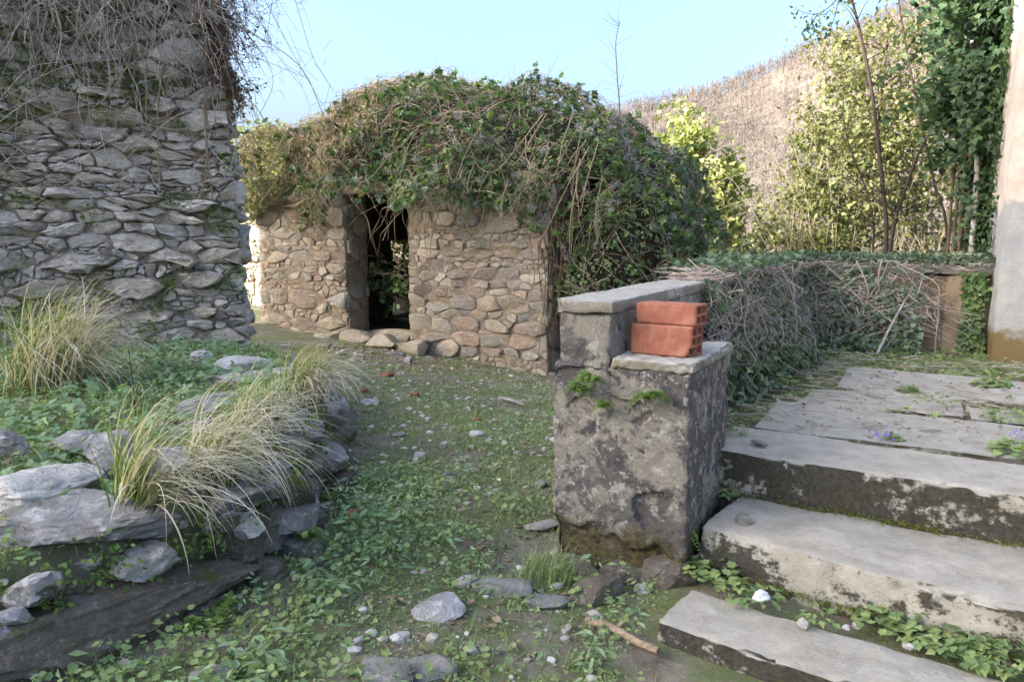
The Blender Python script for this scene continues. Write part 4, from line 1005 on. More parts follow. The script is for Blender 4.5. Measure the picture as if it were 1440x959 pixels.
for pts in ([(0, 236), (60, 280), (130, 300), (150, 299)], [(60, 165), (120, 158), (180, 148), (190, 60), (188, 0)], [(190, 60), (170, 110), (130, 152), (70, 158), (0, 120)], [(205, 190), (207, 60), (215, 10)], [(225, 265), (222, 150), (235, 60), (240, 0)], [(300, 290), (290, 190), (288, 90), (280, 0)], [(275, 295), (290, 240), (286, 130)]):
    q = []
    for (px, py) in pts:
        Yg = 6.0
        for _ in range(5):
            w_ = at(px, py, Y=Yg); Yg = RO[1] + (w_[0] - RO[0]) * RU[1] / RU[0] - 0.12
        q.append(at(px, py, Y=Yg))
    tubes('stem', [(spline(q, 18), .007, .005)], M['vine_stem'], vine, 5)
# dark twigs overhanging the end of the wall against the sky
tw = []; lp = []
for i in range(150):
    z0 = r7.uniform(2.5, 3.9); s0 = rlen - 0.15 + r7.normal() * 0.06; L = r7.uniform(0.25, 0.75) * (0.6 + 0.25 * (z0 - 2.4))
    a = rp(s0, z0, r7.uniform(-0.3, 0.15)); d = unit(RU * 1.0 + np.array([0, r7.normal() * 0.5, r7.uniform(-0.7, 0.2)])); pts = [a]
    for k in range(5): d = unit(d + np.array([0.0, 0, -0.32]) + r7.normal(size=3) * 0.22); pts.append(pts[-1] + d * L / 5)
    q = spline(pts, 11); tw.append((q, .005, .0022))
    for k in range(3, 11):
        if r7.random() < 0.9:
            d2 = unit(d * 0.5 + r7.normal(size=3) * 0.7 + np.array([0.2, 0, -0.3])); l2 = r7.uniform(0.06, 0.2); tw.append((spline([q[k], q[k] + d2 * l2 * .5, q[k] + d2 * l2 + np.array([0, 0, -.03])], 5), .0028, .0014))
            lp.append(q[k] + d2 * l2 * r7.uniform(0.2, 1)); lp.append(q[k] + r7.normal(size=3) * 0.02)
tubes('overhanging_twigs', tw, M['dark_stem'], vine, 3, 'stuff')
lp = np.array(lp); leaves('withered_leaves', 'oval', lp, unit(r7.normal(size=lp.shape) + np.array([0, 0, -0.5])), unit(r7.normal(size=lp.shape)), r7.uniform(0.02, 0.05, len(lp)), M['dead_leaf'], vine)
# pale long bines reaching into the sky
tw = []
for pts in ([(372, 0), (420, 90), (455, 150)], [(415, 0), (440, 80), (470, 130)], [(340, 40), (372, 80), (384, 120), (360, 170), (336, 210)], [(375, 60), (380, 20), (384, 0)], [(330, 100), (355, 70), (372, 66), (392, 72)], [(318, 60), (350, 30), (392, 0)]):
    q = [at(px, py, Y=6.55) for px, py in pts]; tw.append((spline(q, 14), .003, .002))
    for k in range(18):
        a = q[r7.integers(len(q))] + r7.normal(size=3) * 0.05; d = r7.normal(size=3) * np.array([.12, .08, .12]); tw.append((spline([a, a + d * .6, a + d + np.array([0, 0, -.03])], 5), .0018, .001))
tubes('fine_bines', tw, M['pale_stem'], vine, 3, 'stuff')
# tufts of green on the ruin's face
n = 5200; s = r7.uniform(-0.3, rlen, n); z = r7.uniform(0.0, 3.7, n); d = noise2(s * 3.2, z * 4.2, 88) + 0.22 * noise2(s * 11, z * 15, 89) + 0.18 * sstep(1.6, 2.8, z)
ok = d > 0.2; s, z = s[ok], z[ok]; k = 5
s = np.repeat(s, k) + r7.normal(size=len(s) * k) * 0.03; z = np.repeat(z, k) + r7.normal(size=len(z) * k) * 0.025
Q = RO + (s + batter(z))[:, None] * RU + RN * r7.uniform(0.04, 0.10, len(s))[:, None] + z[:, None] * UP
wall_weeds = leaves('wall_weeds', 'oval', Q, unit(RN + r7.normal(size=Q.shape) * 0.8 + np.array([0, 0, -0.2])), unit(RN * 0.5 + np.array([0, 0, 1.0]) + r7.normal(size=Q.shape) * 0.4), r7.uniform(0.015, 0.045, len(Q)), M['fern_leaf'])
tag(wall_weeds, 'small ferns and herbs rooted in the joints of the tall ruin', 'weeds')

# ------------------------------------------------------------------ ivy on the parapet
pivy = empty('parapet_ivy', 'grey-green ivy tangle pouring over the low terrace wall and back parapet', 'ivy')
r8 = np.random.default_rng(81)
def run_pt(t, z, out):        # t: metres along the wall from v = 1.25, round the inner corner, along the back parapet
    t = np.asarray(t); a = np.clip(t, 0, 2.95); c = np.clip(t - 2.95, 0, None); rr = np.where(t < 2.95, 1.0, 0.0)
    u = np.where(t < 2.95, 0.25 + out, 0.25 + 0.05 + c); v = np.where(t < 2.95, 1.25 + a, 4.22 - out)
    corner = np.clip(1 - np.abs(t - 2.95) / 0.5, 0, 1) * 0.25; u = u + corner * 0.8 * rr + 0; v = v - corner * 0.8 * (1 - rr)
    return PO + u[..., None] * PU + v[..., None] * PV + np.asarray(z)[..., None] * UP
TE = 2.95 + 0.98
def curtain(t, f):            # f 0 at the wall head, 1 at the terrace: height and distance from the wall
    full = np.clip((t + 0.05) / 1.5, 0, 1); z = 1.11 - 0.68 * f ** 0.9; out = (0.04 + 0.34 * f ** 1.4 + 0.10 * noise2(t * 1.6, f * 2, 96)) * (0.3 + 0.7 * full) ; return z, out
n = 10500; t_ = r8.uniform(-0.1, TE, n); f = r8.random(n) ** 0.85; hole = noise2(t_ * 2.3, f * 2.2, 91)
ok = (hole > -0.18 - 0.25 * f) & (r8.random(n) < np.clip(0.35 + 1.1 * f + (t_ > 0.5) * 0.15, 0, 1)); ok &= ~((t_ > 3.2) & (hole < -0.1) & (f > .25) & (f < .8)); t_, f = t_[ok], f[ok]
z, out = curtain(t_, f); Q = run_pt(t_, z + r8.normal(size=len(t_)) * 0.025, np.maximum(0.02, out + r8.normal(size=len(t_)) * 0.05))
nw = np.where((t_ < 2.95)[:, None], PU, -PV)
leaves('leaves', 'ivy', Q, unit(nw * 0.6 + np.array([0, 0, -0.8]) + r8.normal(size=Q.shape) * 0.5), unit(nw * 0.7 + np.array([0, 0, 0.7]) + r8.normal(size=Q.shape) * 0.4), r8.uniform(0.022, 0.052, len(Q)), M['ivy_grey'], pivy)
n = 2400; t_ = r8.uniform(0.0, 4.5, n); o_ = r8.uniform(-0.3, 0.14, n); Q = run_pt(t_, 1.12 + 0.07 * np.abs(noise2(t_ * 3, o_ * 4, 5)) + r8.random(n) * 0.07, o_)
ok = r8.random(n) < np.clip((t_ - 0.15) / 0.6, 0, 1); Q = Q[ok]
leaves('top_leaves', 'ivy', Q, unit(r8.normal(size=Q.shape) + np.array([0, -0.3, -0.2])), unit(np.array([0, -0.2, 1.0]) + r8.normal(size=Q.shape) * 0.4), r8.uniform(0.025, 0.055, len(Q)), M['ivy_grey'], pivy)
tw = []
for i in range(760):
    t0 = r8.uniform(0.0, TE + 0.05); sw = r8.normal() * 0.9; e0 = r8.uniform(0, .5); e = e0 + r8.uniform(0.1, 0.6); fs = np.linspace(e0, min(e, 1.05), 5); ts = t0 + sw * (fs - e0) + r8.normal(size=5) * 0.07
    z, out = curtain(ts, fs); tw.append((spline(run_pt(ts, z + 0.02, np.maximum(0.0, out + 0.03 + r8.normal(size=5) * 0.05)), 12), r8.uniform(.0015, .0035), .001))
for i in range(170):
    t0 = r8.uniform(0.05, 4.7); ts = t0 + np.linspace(0, r8.uniform(0.3, 0.9), 6) * r8.choice([-1, 1]); ts = np.clip(ts, 0.15, 4.6); tw.append((spline(run_pt(ts, 1.13 + r8.normal(size=6) * 0.03, r8.normal(size=6) * 0.12 - 0.06), 12), r8.uniform(.002, .004), .0012))
tubes('twigs', tw, M['dry_stem'], pivy, 3, 'stuff')
for i in range(26):
    t0 = r8.uniform(0.4, TE - .1); sw = r8.normal() * 0.5; fs = np.linspace(0, r8.uniform(0.5, 1.0), 5); ts = np.clip(t0 + sw * fs + r8.normal(size=5) * .09, 0, TE + .1); z, out = curtain(ts, fs)
    tubes('stem', [(spline(run_pt(ts, z + 0.03, out + 0.05 + np.abs(r8.normal(size=5)) * 0.05), 14), r8.uniform(.003, .0065), .002)], M['dry_stem'], pivy, 5)
# broken grey branches propped against the parapet
for i, (a, c, lab) in enumerate((((1232, 500, 0.44), (1300, 378, 1.12), 'long pale dead branch leaning on the back parapet'), ((1228, 466, 0.46), (1262, 436, 0.62), 'short pale dead branch lying at the foot of the parapet ivy'))):
    A, C_ = at(a[0], a[1], a[2]), at(c[0], c[1], Y=6.05 if i == 0 else 5.7)
    paths = [(spline([A, A * .6 + C_ * .4 + np.array([0, 0, .03]), C_], 10), .011, .006)]
    for k in range(3): q = A + (C_ - A) * r8.uniform(.35, .9); paths.append((spline([q, q + r8.normal(size=3) * .06 + np.array([0.06, 0, .05]), q + r8.normal(size=3) * .08 + np.array([.16, 0, .08])], 6), .005, .002))
    tag(tubes('dead_branch', paths, M['grey_bark'], None, 6), lab, 'branch')
# clump of ivy on the bare end of the parapet
n = 700; u_ = 1.62 + r8.normal(size=n) * 0.09; z_ = 0.46 + 0.6 * r8.random(n); ok = np.abs(u_ - 1.62) < 0.05 + 0.13 * np.abs(noise2(z_ * 4, z_ * 0, 4)) + .02; u_, z_ = u_[ok], z_[ok]
Q = PO + u_[:, None] * PU + (4.24 - r8.random(len(u_)) * 0.06)[:, None] * PV + z_[:, None] * UP
leaves('end_leaves', 'ivy', Q, unit(np.array([0, -0.3, -1.0]) + r8.normal(size=Q.shape) * 0.5), unit(-PV + np.array([0, 0, .4]) + r8.normal(size=Q.shape) * 0.3), r8.uniform(0.025, 0.05, len(Q)), M['ivy_leaf'], pivy)

# ------------------------------------------------------------------ ivy climbing the house corner
hivy = empty('house_ivy', 'dark ivy climbing a post against the plastered house', 'ivy')
r9 = np.random.default_rng(91)
def bp(u, v, z): return BC + np.asarray(u)[..., None] * PU + np.asarray(v)[..., None] * PV + np.asarray(z)[..., None] * UP
n = 19000; z = 0.75 + 4.6 * r9.random(n); v = 0.75 + 1.25 * r9.random(n) ** 0.8
wid = 0.10 + 0.26 * sstep(0.9, 2.6, z) * (0.7 + 0.5 * noise2(v * 2, z * 1.6, 7)); u = -0.03 - np.abs(r9.normal(size=n)) * wid * 0.75
den = noise2(v * 2.4 + 5, z * 2.4, 17) + r9.random(n) * 0.5; ok = (den > 0.0) & (v > 0.75 + 0.5 * (z < 1.6)); Q = bp(u, v, z)[ok]
leaves('leaves', 'ivy', Q, unit(np.array([-0.3, -0.4, -0.9]) + r9.normal(size=Q.shape) * 0.5), unit(-PU * 0.6 + np.array([0, -0.5, 0.5]) + r9.normal(size=Q.shape) * 0.4), r9.uniform(0.035, 0.075, len(Q)), M['ivy_dark'], hivy)
n = 1500; z = 0.5 + 3.2 * r9.random(n); v = 0.45 + 0.6 * r9.random(n); ok = noise2(v * 4, z * 2, 27) + r9.random(n) * .4 > 0.25; Q = bp(-0.02 - 0.03 * r9.random(n), v, z)[ok]
leaves('creeping_leaves', 'ivy', Q, unit(np.array([-0.1, -0.3, -1.0]) + r9.normal(size=Q.shape) * 0.5), unit(-PU + r9.normal(size=Q.shape) * 0.3), r9.uniform(0.03, 0.055, len(Q)), M['ivy_dark'], hivy)
for k in range(5):
    a = bp(-0.12 - 0.04 * k, 1.25 + 0.12 * k, 0.3 + 0 * k); tubes('stem', [(spline([a, a + np.array([0.02, 0.05, 1.2]), a + np.array([0.06 * k - .1, 0.1, 2.4]), a + np.array([0.1 * k - .15, 0.1, 4.2])], 18), .03 - .004 * k, .012)], M['grey_bark'] if k == 0 else M['bark'], hivy, 7)
# leafy sprays reaching out from it
Q, D_ = [], []
for k in range(44):
    z0 = r9.uniform(1.6, 4.6); a = bp(np.array(-0.35), np.array(r9.uniform(0.9, 2.0)), np.array(z0)); d = unit(np.array([-1.0, -0.2, r9.uniform(-0.3, 0.4)]) + r9.normal(size=3) * 0.3); L = r9.uniform(0.15, 0.6 if z0 > 2.1 else 0.25)
    q = spline([a, a + d * L * .5 + np.array([0, 0, .04]), a + d * L + np.array([0, 0, -.12])], 12); Q.append(np.repeat(q, 3, 0) + r9.normal(size=(36, 3)) * 0.045)
    if k < 40: D_.append((q, .004, .002))
Q = np.concatenate(Q); leaves('sprays', 'ivy', Q, unit(np.array([-0.4, -0.2, -0.6]) + r9.normal(size=Q.shape) * 0.6), unit(np.array([0, -0.5, 0.8]) + r9.normal(size=Q.shape) * 0.5), r9.uniform(0.04, 0.085, len(Q)), M['ivy_dark'], hivy)
tubes('twigs', D_, M['bark'], hivy, 3, 'stuff')

# ------------------------------------------------------------------ trees and thickets beyond the parapet
def clump_leaves(r, centres, per, sig, up=0.3):
    k = len(centres); Q = np.repeat(centres, per, 0) + r.normal(size=(k * per, 3)) * np.repeat(sig, per)[:, None] * np.array([1, 1, 0.75])
    return Q
def tree(name, label, cat, base, trunk, lobes, n_cl, per, sig, leaf, kind, mat, wood, r0, seed, limbs=18, droop=-0.4, group=None, bare=0.0):
    e = empty(name, label, cat, group); r = np.random.default_rng(seed); base = np.asarray(base, float)
    tr = [base + np.asarray(q, float) for q in trunk]; sp = spline(tr, 16)
    tk = tubes('trunk', [(sp, r0, r0 * 0.35)], wood, e, 8)
    C, G = [], []
    w_ = np.array([l[3] * l[4] * l[5] for l in lobes]); w_ = w_ / w_.sum()
    for l, m in zip(lobes, w_):
        k = max(3, int(n_cl * m)); q = unit(r.normal(size=(k, 3))) * (0.35 + 0.65 * r.random((k, 1)) ** 0.5); C.append(base + np.array(l[:3]) + q * np.array(l[3:]))
    C = np.concatenate(C); br = []
    for i in r.choice(len(C), min(limbs * 4, len(C)), replace=False):
        j = int(np.clip(np.argmin(np.abs(sp[:, 2] - (C[i][2] - 0.35 * np.linalg.norm((C[i] - base)[:2])))), 2, 15)); a = sp[j]
        mid = (a + C[i]) / 2 + np.array([0, 0, 0.12 * np.linalg.norm(C[i] - a)]) + r.normal(size=3) * 0.05; f = 0.4 if len(br) < limbs else 0.16
        br.append((spline([a, mid, C[i]], 8), r0 * f, r0 * 0.05))
    tubes('branches', br, wood, tk, 4, 'stuff')
    Q = clump_leaves(r, C, per, np.full(len(C), sig) * r.uniform(0.6, 1.5, len(C)))
    tone = np.repeat(r.random(len(C)), per); 
    o = leaves('crown', kind, Q, unit(r.normal(size=Q.shape) + np.array([0, 0, droop])), unit(r.normal(size=Q.shape) * 0.7 + np.array([-0.2, -0.2, 0.8])), r.uniform(leaf * 0.6, leaf * 1.3, len(Q)), mat, e, np.clip(0.6 * tone + 0.4 * r.random(len(Q)), 0, 1))
    return e
def gp(px, Yd, sink=0.05):
    x = at(px, 400, Y=Yd)[0]; return np.array([x, Yd, float(ground_z(np.array([x]), np.array([Yd]))[0]) - sink])
WB = M['bark']
b1 = gp(1210, 14.2); top = 5.6 - b1[2]
tree('evergreen_tree', 'loose sunlit tree with small yellow-green leaves behind the back parapet', 'tree', b1, [(0, 0, 0), (-0.1, 0, 1.5), (0.1, 0, 3.0), (0.2, 0, top - 0.3)],
     [(-0.2, 0, top - 3.2, 1.5, 1.0, 1.1), (0.15, 0.1, top - 2.2, 1.6, 1.0, 1.0), (0.0, 0, top - 1.0, 1.25, 0.8, 0.9), (1.0, 0, top - 2.8, 0.8, 0.8, 1.2), (-0.95, 0, top - 3.9, 1.0, 0.8, 0.8), (0.7, 0, top - 4.2, 1.1, 0.8, 0.7)], 380, 28, 0.18, 0.115, 'oval', M['sun_leaf'], WB, 0.06, 101, 30)
b2 = gp(975, 15.5); 
tree('ivy_tree', 'bright ivy-clad tree in full sun just past the overgrown hut', 'tree', b2, [(0, 0, 0), (0.05, 0, 1.8), (0.1, 0, 4.2)],
     [(0.25, 0, 1.9, 1.0, 0.9, 1.2), (-0.1, 0, 3.3, 0.85, 0.8, 1.1), (-0.4, 0.2, 4.3, 0.6, 0.6, 0.8), (0.55, -0.1, 3.0, 0.5, 0.5, 0.9), (0.75, 0, 1.2, 0.9, 0.8, 0.8)], 190, 46, 0.17, 0.13, 'ivy', M['ivy_pale'], WB, 0.12, 102, 16)
for i, (px, Yd, w_, h_, lab, mt) in enumerate([
    (1062, 17.0, 0.9, 1.9, 'sunlit shrub low between the ivy-clad tree and the yellow-green tree', 'sun_leaf'), (1010, 19.5, 1.3, 1.7, 'pale sunlit bush low behind the ivy-clad tree', 'ivy_pale'),
    (1130, 14.5, 1.0, 1.7, 'sunlit bush at the left foot of the yellow-green tree', 'sun_leaf'), (1300, 15.0, 1.2, 1.8, 'sunlit bush behind the bramble thicket near the house', 'sun_leaf'), (1195, 18.0, 1.5, 2.2, 'sunlit bush seen through the stems of the yellow-green tree', 'ivy_pale'),
    (905, 17.5, 1.4, 2.2, 'sunlit bush glimpsed under the ivy at the right end of the hut', 'ivy_pale'), (1400, 16.0, 1.4, 3.0, 'sunlit bush behind the ivy of the plastered house', 'sun_leaf')]):
    bb = gp(px, Yd); zt = -bb[2]
    tree('bush', lab, 'bush', bb, [(0, 0, 0), (0, 0, zt * 0.5 + 0.4), (0.1, 0, zt + h_ * 0.5)], [(0, 0, zt * 0.5 + 0.3, w_, w_ * .8, zt * 0.5 + 0.3), (0.1, 0, zt + h_ * 0.4, w_ * .9, w_ * .7, h_ * .55), (-0.3, 0, zt + h_ * 0.2, w_ * .7, w_ * .6, h_ * .4)], 90, 34, 0.17, 0.10, 'oval' if i % 2 else 'ivy', M[mt], WB, 0.05, 110 + i, 10, -0.3, 'sunlit bushes on the slope')
# lit foliage seen between the tall ruin and the hut
b3 = gp(350, 13.4)
tree('bush', 'sunlit bush in the gap between the tall ruin and the hut', 'bush', b3, [(0, 0, 0), (0.1, 0, 1.0), (0.1, 0, 2.3)], [(0.15, 0, 2.3, 0.75, 0.5, 0.65), (0.5, 0, 2.75, 0.5, 0.4, 0.5), (0.35, 0, 1.6, 0.5, 0.4, 0.6)], 90, 30, 0.12, 0.09, 'ivy', M['ivy_pale'], WB, 0.04, 130, 10, -0.3)
# pale field wall catching the sun in that gap
gw = empty('field_wall', 'sunlit pale field wall seen in the gap beside the hut', 'wall')
ga, gb = np.array([-5.5, 13.9, 0.0]), np.array([-3.7, 11.6, 0.0]); gu = unit(gb - ga); gn = np.array([gu[1], -gu[0], 0]) * 1.0
if gn @ np.array([-1, -1, 0]) < 0: gn = -gn
rough_box('wall_body', (ga, gu, -gn, UP), (0, 0, -0.6), (float(np.linalg.norm(gb - ga)), 0.4, 1.72), 0.07, mo, gw, 0.04, 0.05, 5, 141)
masonry(gw, ga, gu, gn, (0.3, 2.7, -0.3, 1.7), M['hut_stone'], 142, [0.1, 0.15, 0.2], 1.7, 0.012, 0.03, 0.06, 0.3, 0.2, 0.1, 0.03, 80, keep=lambda x, y, z: in_view(x, y, z, 0))

# slender dark saplings standing just behind the parapet, in shade
rs = np.random.default_rng(150)
def sapling(label, pts, Yd, r0, leafy, seed):
    e = empty('sapling', label, 'sapling', 'saplings behind the parapet'); r = np.random.default_rng(seed)
    q = [at(px, py, Y=Yd) for px, py in pts]; q = [np.array([q[0][0], Yd, float(ground_z(q[0][:1], q[0][1:2])[0]) - 0.05])] + q; sp = spline(q, 30); tk = tubes('stem', [(sp, r0, r0 * 0.4)], M['dark_stem'], e, 7)
    br, Q = [], []
    for k in range(26):
        j = r.integers(8, 30); d = unit(np.array([r.normal(), r.normal() * 0.5, 0.5 + r.random() * 0.6])); L = r.uniform(0.15, 0.6); c = spline([sp[j], sp[j] + d * L * .5 + r.normal(size=3) * .03, sp[j] + d * L + np.array([0, 0, -.04])], 8)
        br.append((c, r0 * 0.25, r0 * 0.07))
        if r.random() < leafy: Q.append(np.repeat(c[3:], 4, 0) + r.normal(size=(20, 3)) * 0.05)
    tubes('twigs', br, M['dark_stem'], tk, 3, 'stuff')
    if Q:
        Q = np.concatenate(Q); leaves('foliage', 'oval', Q, unit(r.normal(size=Q.shape) + np.array([0, 0, -.3])), unit(r.normal(size=Q.shape) * .6 + np.array([0, 0, .8])), r.uniform(.03, .065, len(Q)), M['sun_leaf'], e)
sapling('tallest slender dark sapling rising behind the parapet through the yellow-green tree', [(1246, 350), (1240, 250), (1226, 130), (1208, 40), (1190, -30)], 8.3, 0.028, 0.4, 151)
sapling('slanting dark sapling close beside the tallest one', [(1252, 352), (1272, 270), (1300, 200), (1345, 130)], 8.5, 0.026, 0.5, 152)
sapling('thin dark sapling leaning over towards the ivy of the house', [(1332, 345), (1312, 250), (1290, 150), (1268, 30), (1262, -20)], 8.0, 0.017, 0.3, 153)
sapling('thin grey sapling left of the tallest one', [(1228, 350), (1222, 280), (1190, 190), (1185, 100)], 9.2, 0.014, 0.5, 154)
sapling('very thin sapling reaching into the sky above the hut', [(872, 200), (868, 110), (866, 60), (872, 30)], 12.0, 0.012, 0.0, 155)
# pale bramble canes
br = empty('bramble_thicket', 'tangle of pale sunlit bramble canes behind the saplings', 'bramble'); tw = []
for k in range(170):
    px, Yd = rs.uniform(1100, 1350), rs.uniform(13.4, 15.0); a = gp(px, Yd); h_ = rs.uniform(1.2, 3.4) - a[2] * .6; dx = rs.normal() * 1.3
    tw.append((spline([a, a + np.array([dx * .25, 0, h_ * .6]), a + np.array([dx * .8, 0, h_]), a + np.array([dx * 1.5, rs.normal() * .3, h_ * rs.uniform(.5, 1.0)])], 12), rs.uniform(.004, .009), .002))
tubes('canes', tw, M['pale_stem'], br, 4, 'stuff')
n = 2600; Q = np.stack([rs.uniform(4.8, 8.8, n), rs.uniform(13.4, 15.0, n), rs.uniform(-1.0, 2.4, n)], 1)
leaves('bramble_leaves', 'oval', Q, unit(rs.normal(size=Q.shape)), unit(rs.normal(size=Q.shape) * .6 + np.array([0, 0, .8])), rs.uniform(.04, .08, n), M['sun_leaf'], br)
# a twig with young leaves hanging into the top of the picture
e = empty('hanging_branch', 'thin branch with young leaves hanging into the sky from above', 'branch')
paths, Q = [], []
for pts in ([(1210, -60), (1180, -5), (1150, 20), (1118, 14)], [(1180, -5), (1172, 30), (1160, 50)], [(1150, 20), (1140, 36), (1135, 44)]):
    q = spline([at(px, py, Y=6.6) for px, py in pts], 12); paths.append((q, .006, .002)); Q.append(np.repeat(q[3:], 5, 0) + rs.normal(size=(45, 3)) * 0.035)
tubes('stem', paths, M['dark_stem'], e, 4)
Q = np.concatenate(Q); leaves('foliage', 'oval', Q, unit(rs.normal(size=Q.shape) + np.array([0, 0, -.5])), unit(rs.normal(size=Q.shape)), rs.uniform(.025, .05, len(Q)), M['ivy_grey'], e)

# ------------------------------------------------------------------ ground cover
rg = np.random.default_rng(200)
def free(x, y):
    """open ground: not under the pier, the steps, the slabs, the hut or the ruin"""
    u, v = uv(x, y); ok = ~((u > -0.02) & (u < 0.58) & (v > -0.03) & (v < 0.62)); ok &= ~((u > -0.02) & (u < 0.27) & (v > 0) & (v < 4.6))
    s = (x - HL[0]) * HU[0] + (y - HL[1]) * HU[1]; d = (x - HL[0]) * HN[0] + (y - HL[1]) * HN[1]; ok &= ~((s > -0.05) & (s < HW + 0.05) & (d > -0.03))
    ok &= ~(((x - RO[0]) * RN[0] + (y - RO[1]) * RN[1] < 0.05) & (x < -2.2)); ok &= ~((u > 0.5) & (v > -0.62)); return ok
def inframe(x, y, z, m=40):
    Yc = y * math.cos(PITCH) - (z - CAM_Z) * math.sin(PITCH); Zc = y * math.sin(PITCH) + (z - CAM_Z) * math.cos(PITCH)
    px = 720 + FOC * x / np.maximum(Yc, .1); py = 479.5 - FOC * Zc / np.maximum(Yc, .1); return (Yc > .3) & (px > -m) & (px < 1440 + m) & (py < 959 + m * 2)
def scatter(n, dens, x0=-4.4, x1=1.8, y0=1.4, y1=10.6):
    x, y = rg.uniform(x0, x1, n), rg.uniform(y0, y1, n); ok = free(x, y) & (rg.random(n) < dens(x, y)); x, y = x[ok], y[ok]; z = ground_z(x, y); ok = inframe(x, y, z)
    return x[ok], y[ok], z[ok]
def lush(x, y):
    """how green the ground is: dense at the wall foot and by the pier, thin and littered near the hut"""
    g = noise2(x * 1.3 + 2, y * 1.3, 201) + 0.5 * noise2(x * 4, y * 4, 202)
    bd = bed_dist(x, y); near_wall = np.exp(-((bd + 0.32) / 0.3) ** 2) * sstep(4.6, 3.2, y); u, v = uv(x, y); by_pier = np.exp(-(((u - 0.1) / .5) ** 2 + ((v + 0.15) / .35) ** 2))
    bare = sstep(6.2, 9.0, y) * sstep(0.3, -1.2, x); onbed = sstep(0.1, 0.3, bd) * sstep(6.6, 5.8, y)
    return np.clip(0.47 + 0.85 * g + 0.55 * near_wall + 0.4 * by_pier - 0.5 * bare + 0.25 * onbed + 0.25 * sstep(2.6, 2.0, y), 0, 1)
def plants(name, kind, x, y, z, kmin, kmax, rad, h, size, mat, label, cat, tilt=0.45, tone=None):
    n = len(x); k = rg.integers(kmin, kmax + 1, n); i = np.repeat(np.arange(n), k); m = len(i); az = rg.uniform(0, 6.28, m); q = np.sqrt(rg.random(m)); sc = rg.uniform(0.6, 1.35, n)[i]
    P = np.stack([x[i] + np.cos(az) * q * rad * sc, y[i] + np.sin(az) * q * rad * sc, z[i] + h * sc * (1.15 - 0.75 * q) * rg.uniform(0.5, 1.2, m)], 1)
    D = np.stack([np.cos(az), np.sin(az), rg.normal(size=m) * 0.25 - 0.15], 1); N = unit(np.stack([np.cos(az) * tilt * q, np.sin(az) * tilt * q, np.ones(m)], 1) + rg.normal(size=(m, 3)) * 0.45)
    rv = np.clip(rg.random(n)[i] * 0.55 + rg.random(m) * 0.45, 0, 1)
    o = leaves(name, kind, P, D, N, rg.uniform(size * 0.55, size * 1.25, m) * sc ** 0.5, mat, None, rv)
    return tag(o, label, cat, None, 'stuff')
# low trifoliate and lobed weeds over the path
x, y, z = scatter(11000, lambda x, y: lush(x, y) ** 1.6 * np.where(y < 5, 1, 0.75)); plants('clover_weeds', 'tri', x, y, z, 4, 9, 0.05, 0.03, 0.018, M['weed_leaf'], 'small three-leaved weeds carpeting the path', 'weeds')
x, y, z = scatter(8500, lambda x, y: np.clip(lush(x, y) * 1.5 - 0.8, 0, 1) * np.where(y < 4.6, 1, 0.5), y1=7.5); plants('lobed_weeds', 'lobed', x, y, z, 6, 12, 0.065, 0.085, 0.021, M['weed_leaf'], 'taller lobed weeds growing thick along the edges of the path', 'weeds')
x, y, z = scatter(31000, lambda x, y: 0.65 * lush(x, y) + 0.1); plants('creeping_weeds', 'oval', x, y, z, 3, 7, 0.05, 0.02, 0.015, M['herb_leaf'], 'tiny creeping weeds between the stones of the path', 'weeds')
x, y, z = scatter(2600, lambda x, y: np.clip(lush(x, y) * 1.4 - 0.75 + 0.3 * noise2(x * 3, y * 3, 209), 0, 1), y1=6.5); plants('upright_weeds', 'slim', x, y, z, 8, 16, 0.04, 0.10, 0.045, M['herb_leaf'], 'narrow-leaved upright weeds dotted along the path', 'weeds', 0.9)
# herbs on the raised bed
x, y, z = scatter(2600, lambda x, y: np.where((bed_dist(x, y) > 0.28) & (y > 2.5) & (y < 6.3), np.clip(0.55 + 0.9 * noise2(x * 1.5, y * 1.5, 207), 0, 1), 0), x1=-1.1); plants('bed_herbs', 'tri', x, y, z, 5, 10, 0.10, 0.12, 0.055, M['herb_leaf'], 'soft green herbs covering the raised bed', 'herbs')
# grass
def grass(name, x, y, z, L, label, mat, per=4, lean=0.5):
    i = np.repeat(np.arange(len(x)), per); m = len(i); B = np.stack([x[i] + rg.normal(size=m) * .015, y[i] + rg.normal(size=m) * .015, z[i] - 0.005], 1)
    o = blades(name, B, rg.uniform(0, 6.28, m), L * rg.uniform(0.4, 1.2, m), RAD(80) - np.abs(rg.normal(size=m)) * lean, rg.uniform(0.2, 1.3, m), rg.uniform(.0018, .0036, m), mat, None, 3, 1.4); return tag(o, label, 'grass', None, 'stuff')
x, y, z = scatter(28000, lambda x, y: np.clip(0.3 + 0.9 * noise2(x * 1.9 + 7, y * 1.9, 211) + 0.3 * lush(x, y), 0, 1)); grass('short_grass', x, y, z, 0.075, 'short thin grass scattered over the path', M['lawn_blade'])
x, y, z = scatter(2600, lambda x, y: np.clip(0.2 + noise2(x * 1.5, y * 1.5, 213), 0, 1) * (bed_dist(x, y) > 0.1), x1=-0.9, y1=6.6); grass('bed_grass', x, y, z, 0.17, 'thin grass among the herbs of the raised bed', M['lawn_blade'], 3)
# tuft at the foot of the pier and along the low wall
gt = empty('grass_tuft', 'fine green grass tuft at the foot of the gate pier', 'grass'); c = at(770, 806, 0.02); n = 260; a = rg.uniform(0, 6.28, n); q = .11 * np.sqrt(rg.random(n))
blades('blades', c + np.stack([np.cos(a) * q, np.sin(a) * q, np.full(n, -.01)], 1), rg.uniform(0, 6.28, n), rg.uniform(.05, .17, n), RAD(76) - np.abs(rg.normal(size=n)) * .3, rg.uniform(.3, 1.6, n), rg.uniform(.002, .0034, n), M['lawn_blade'], gt, 6)['kind'] = 'stuff'
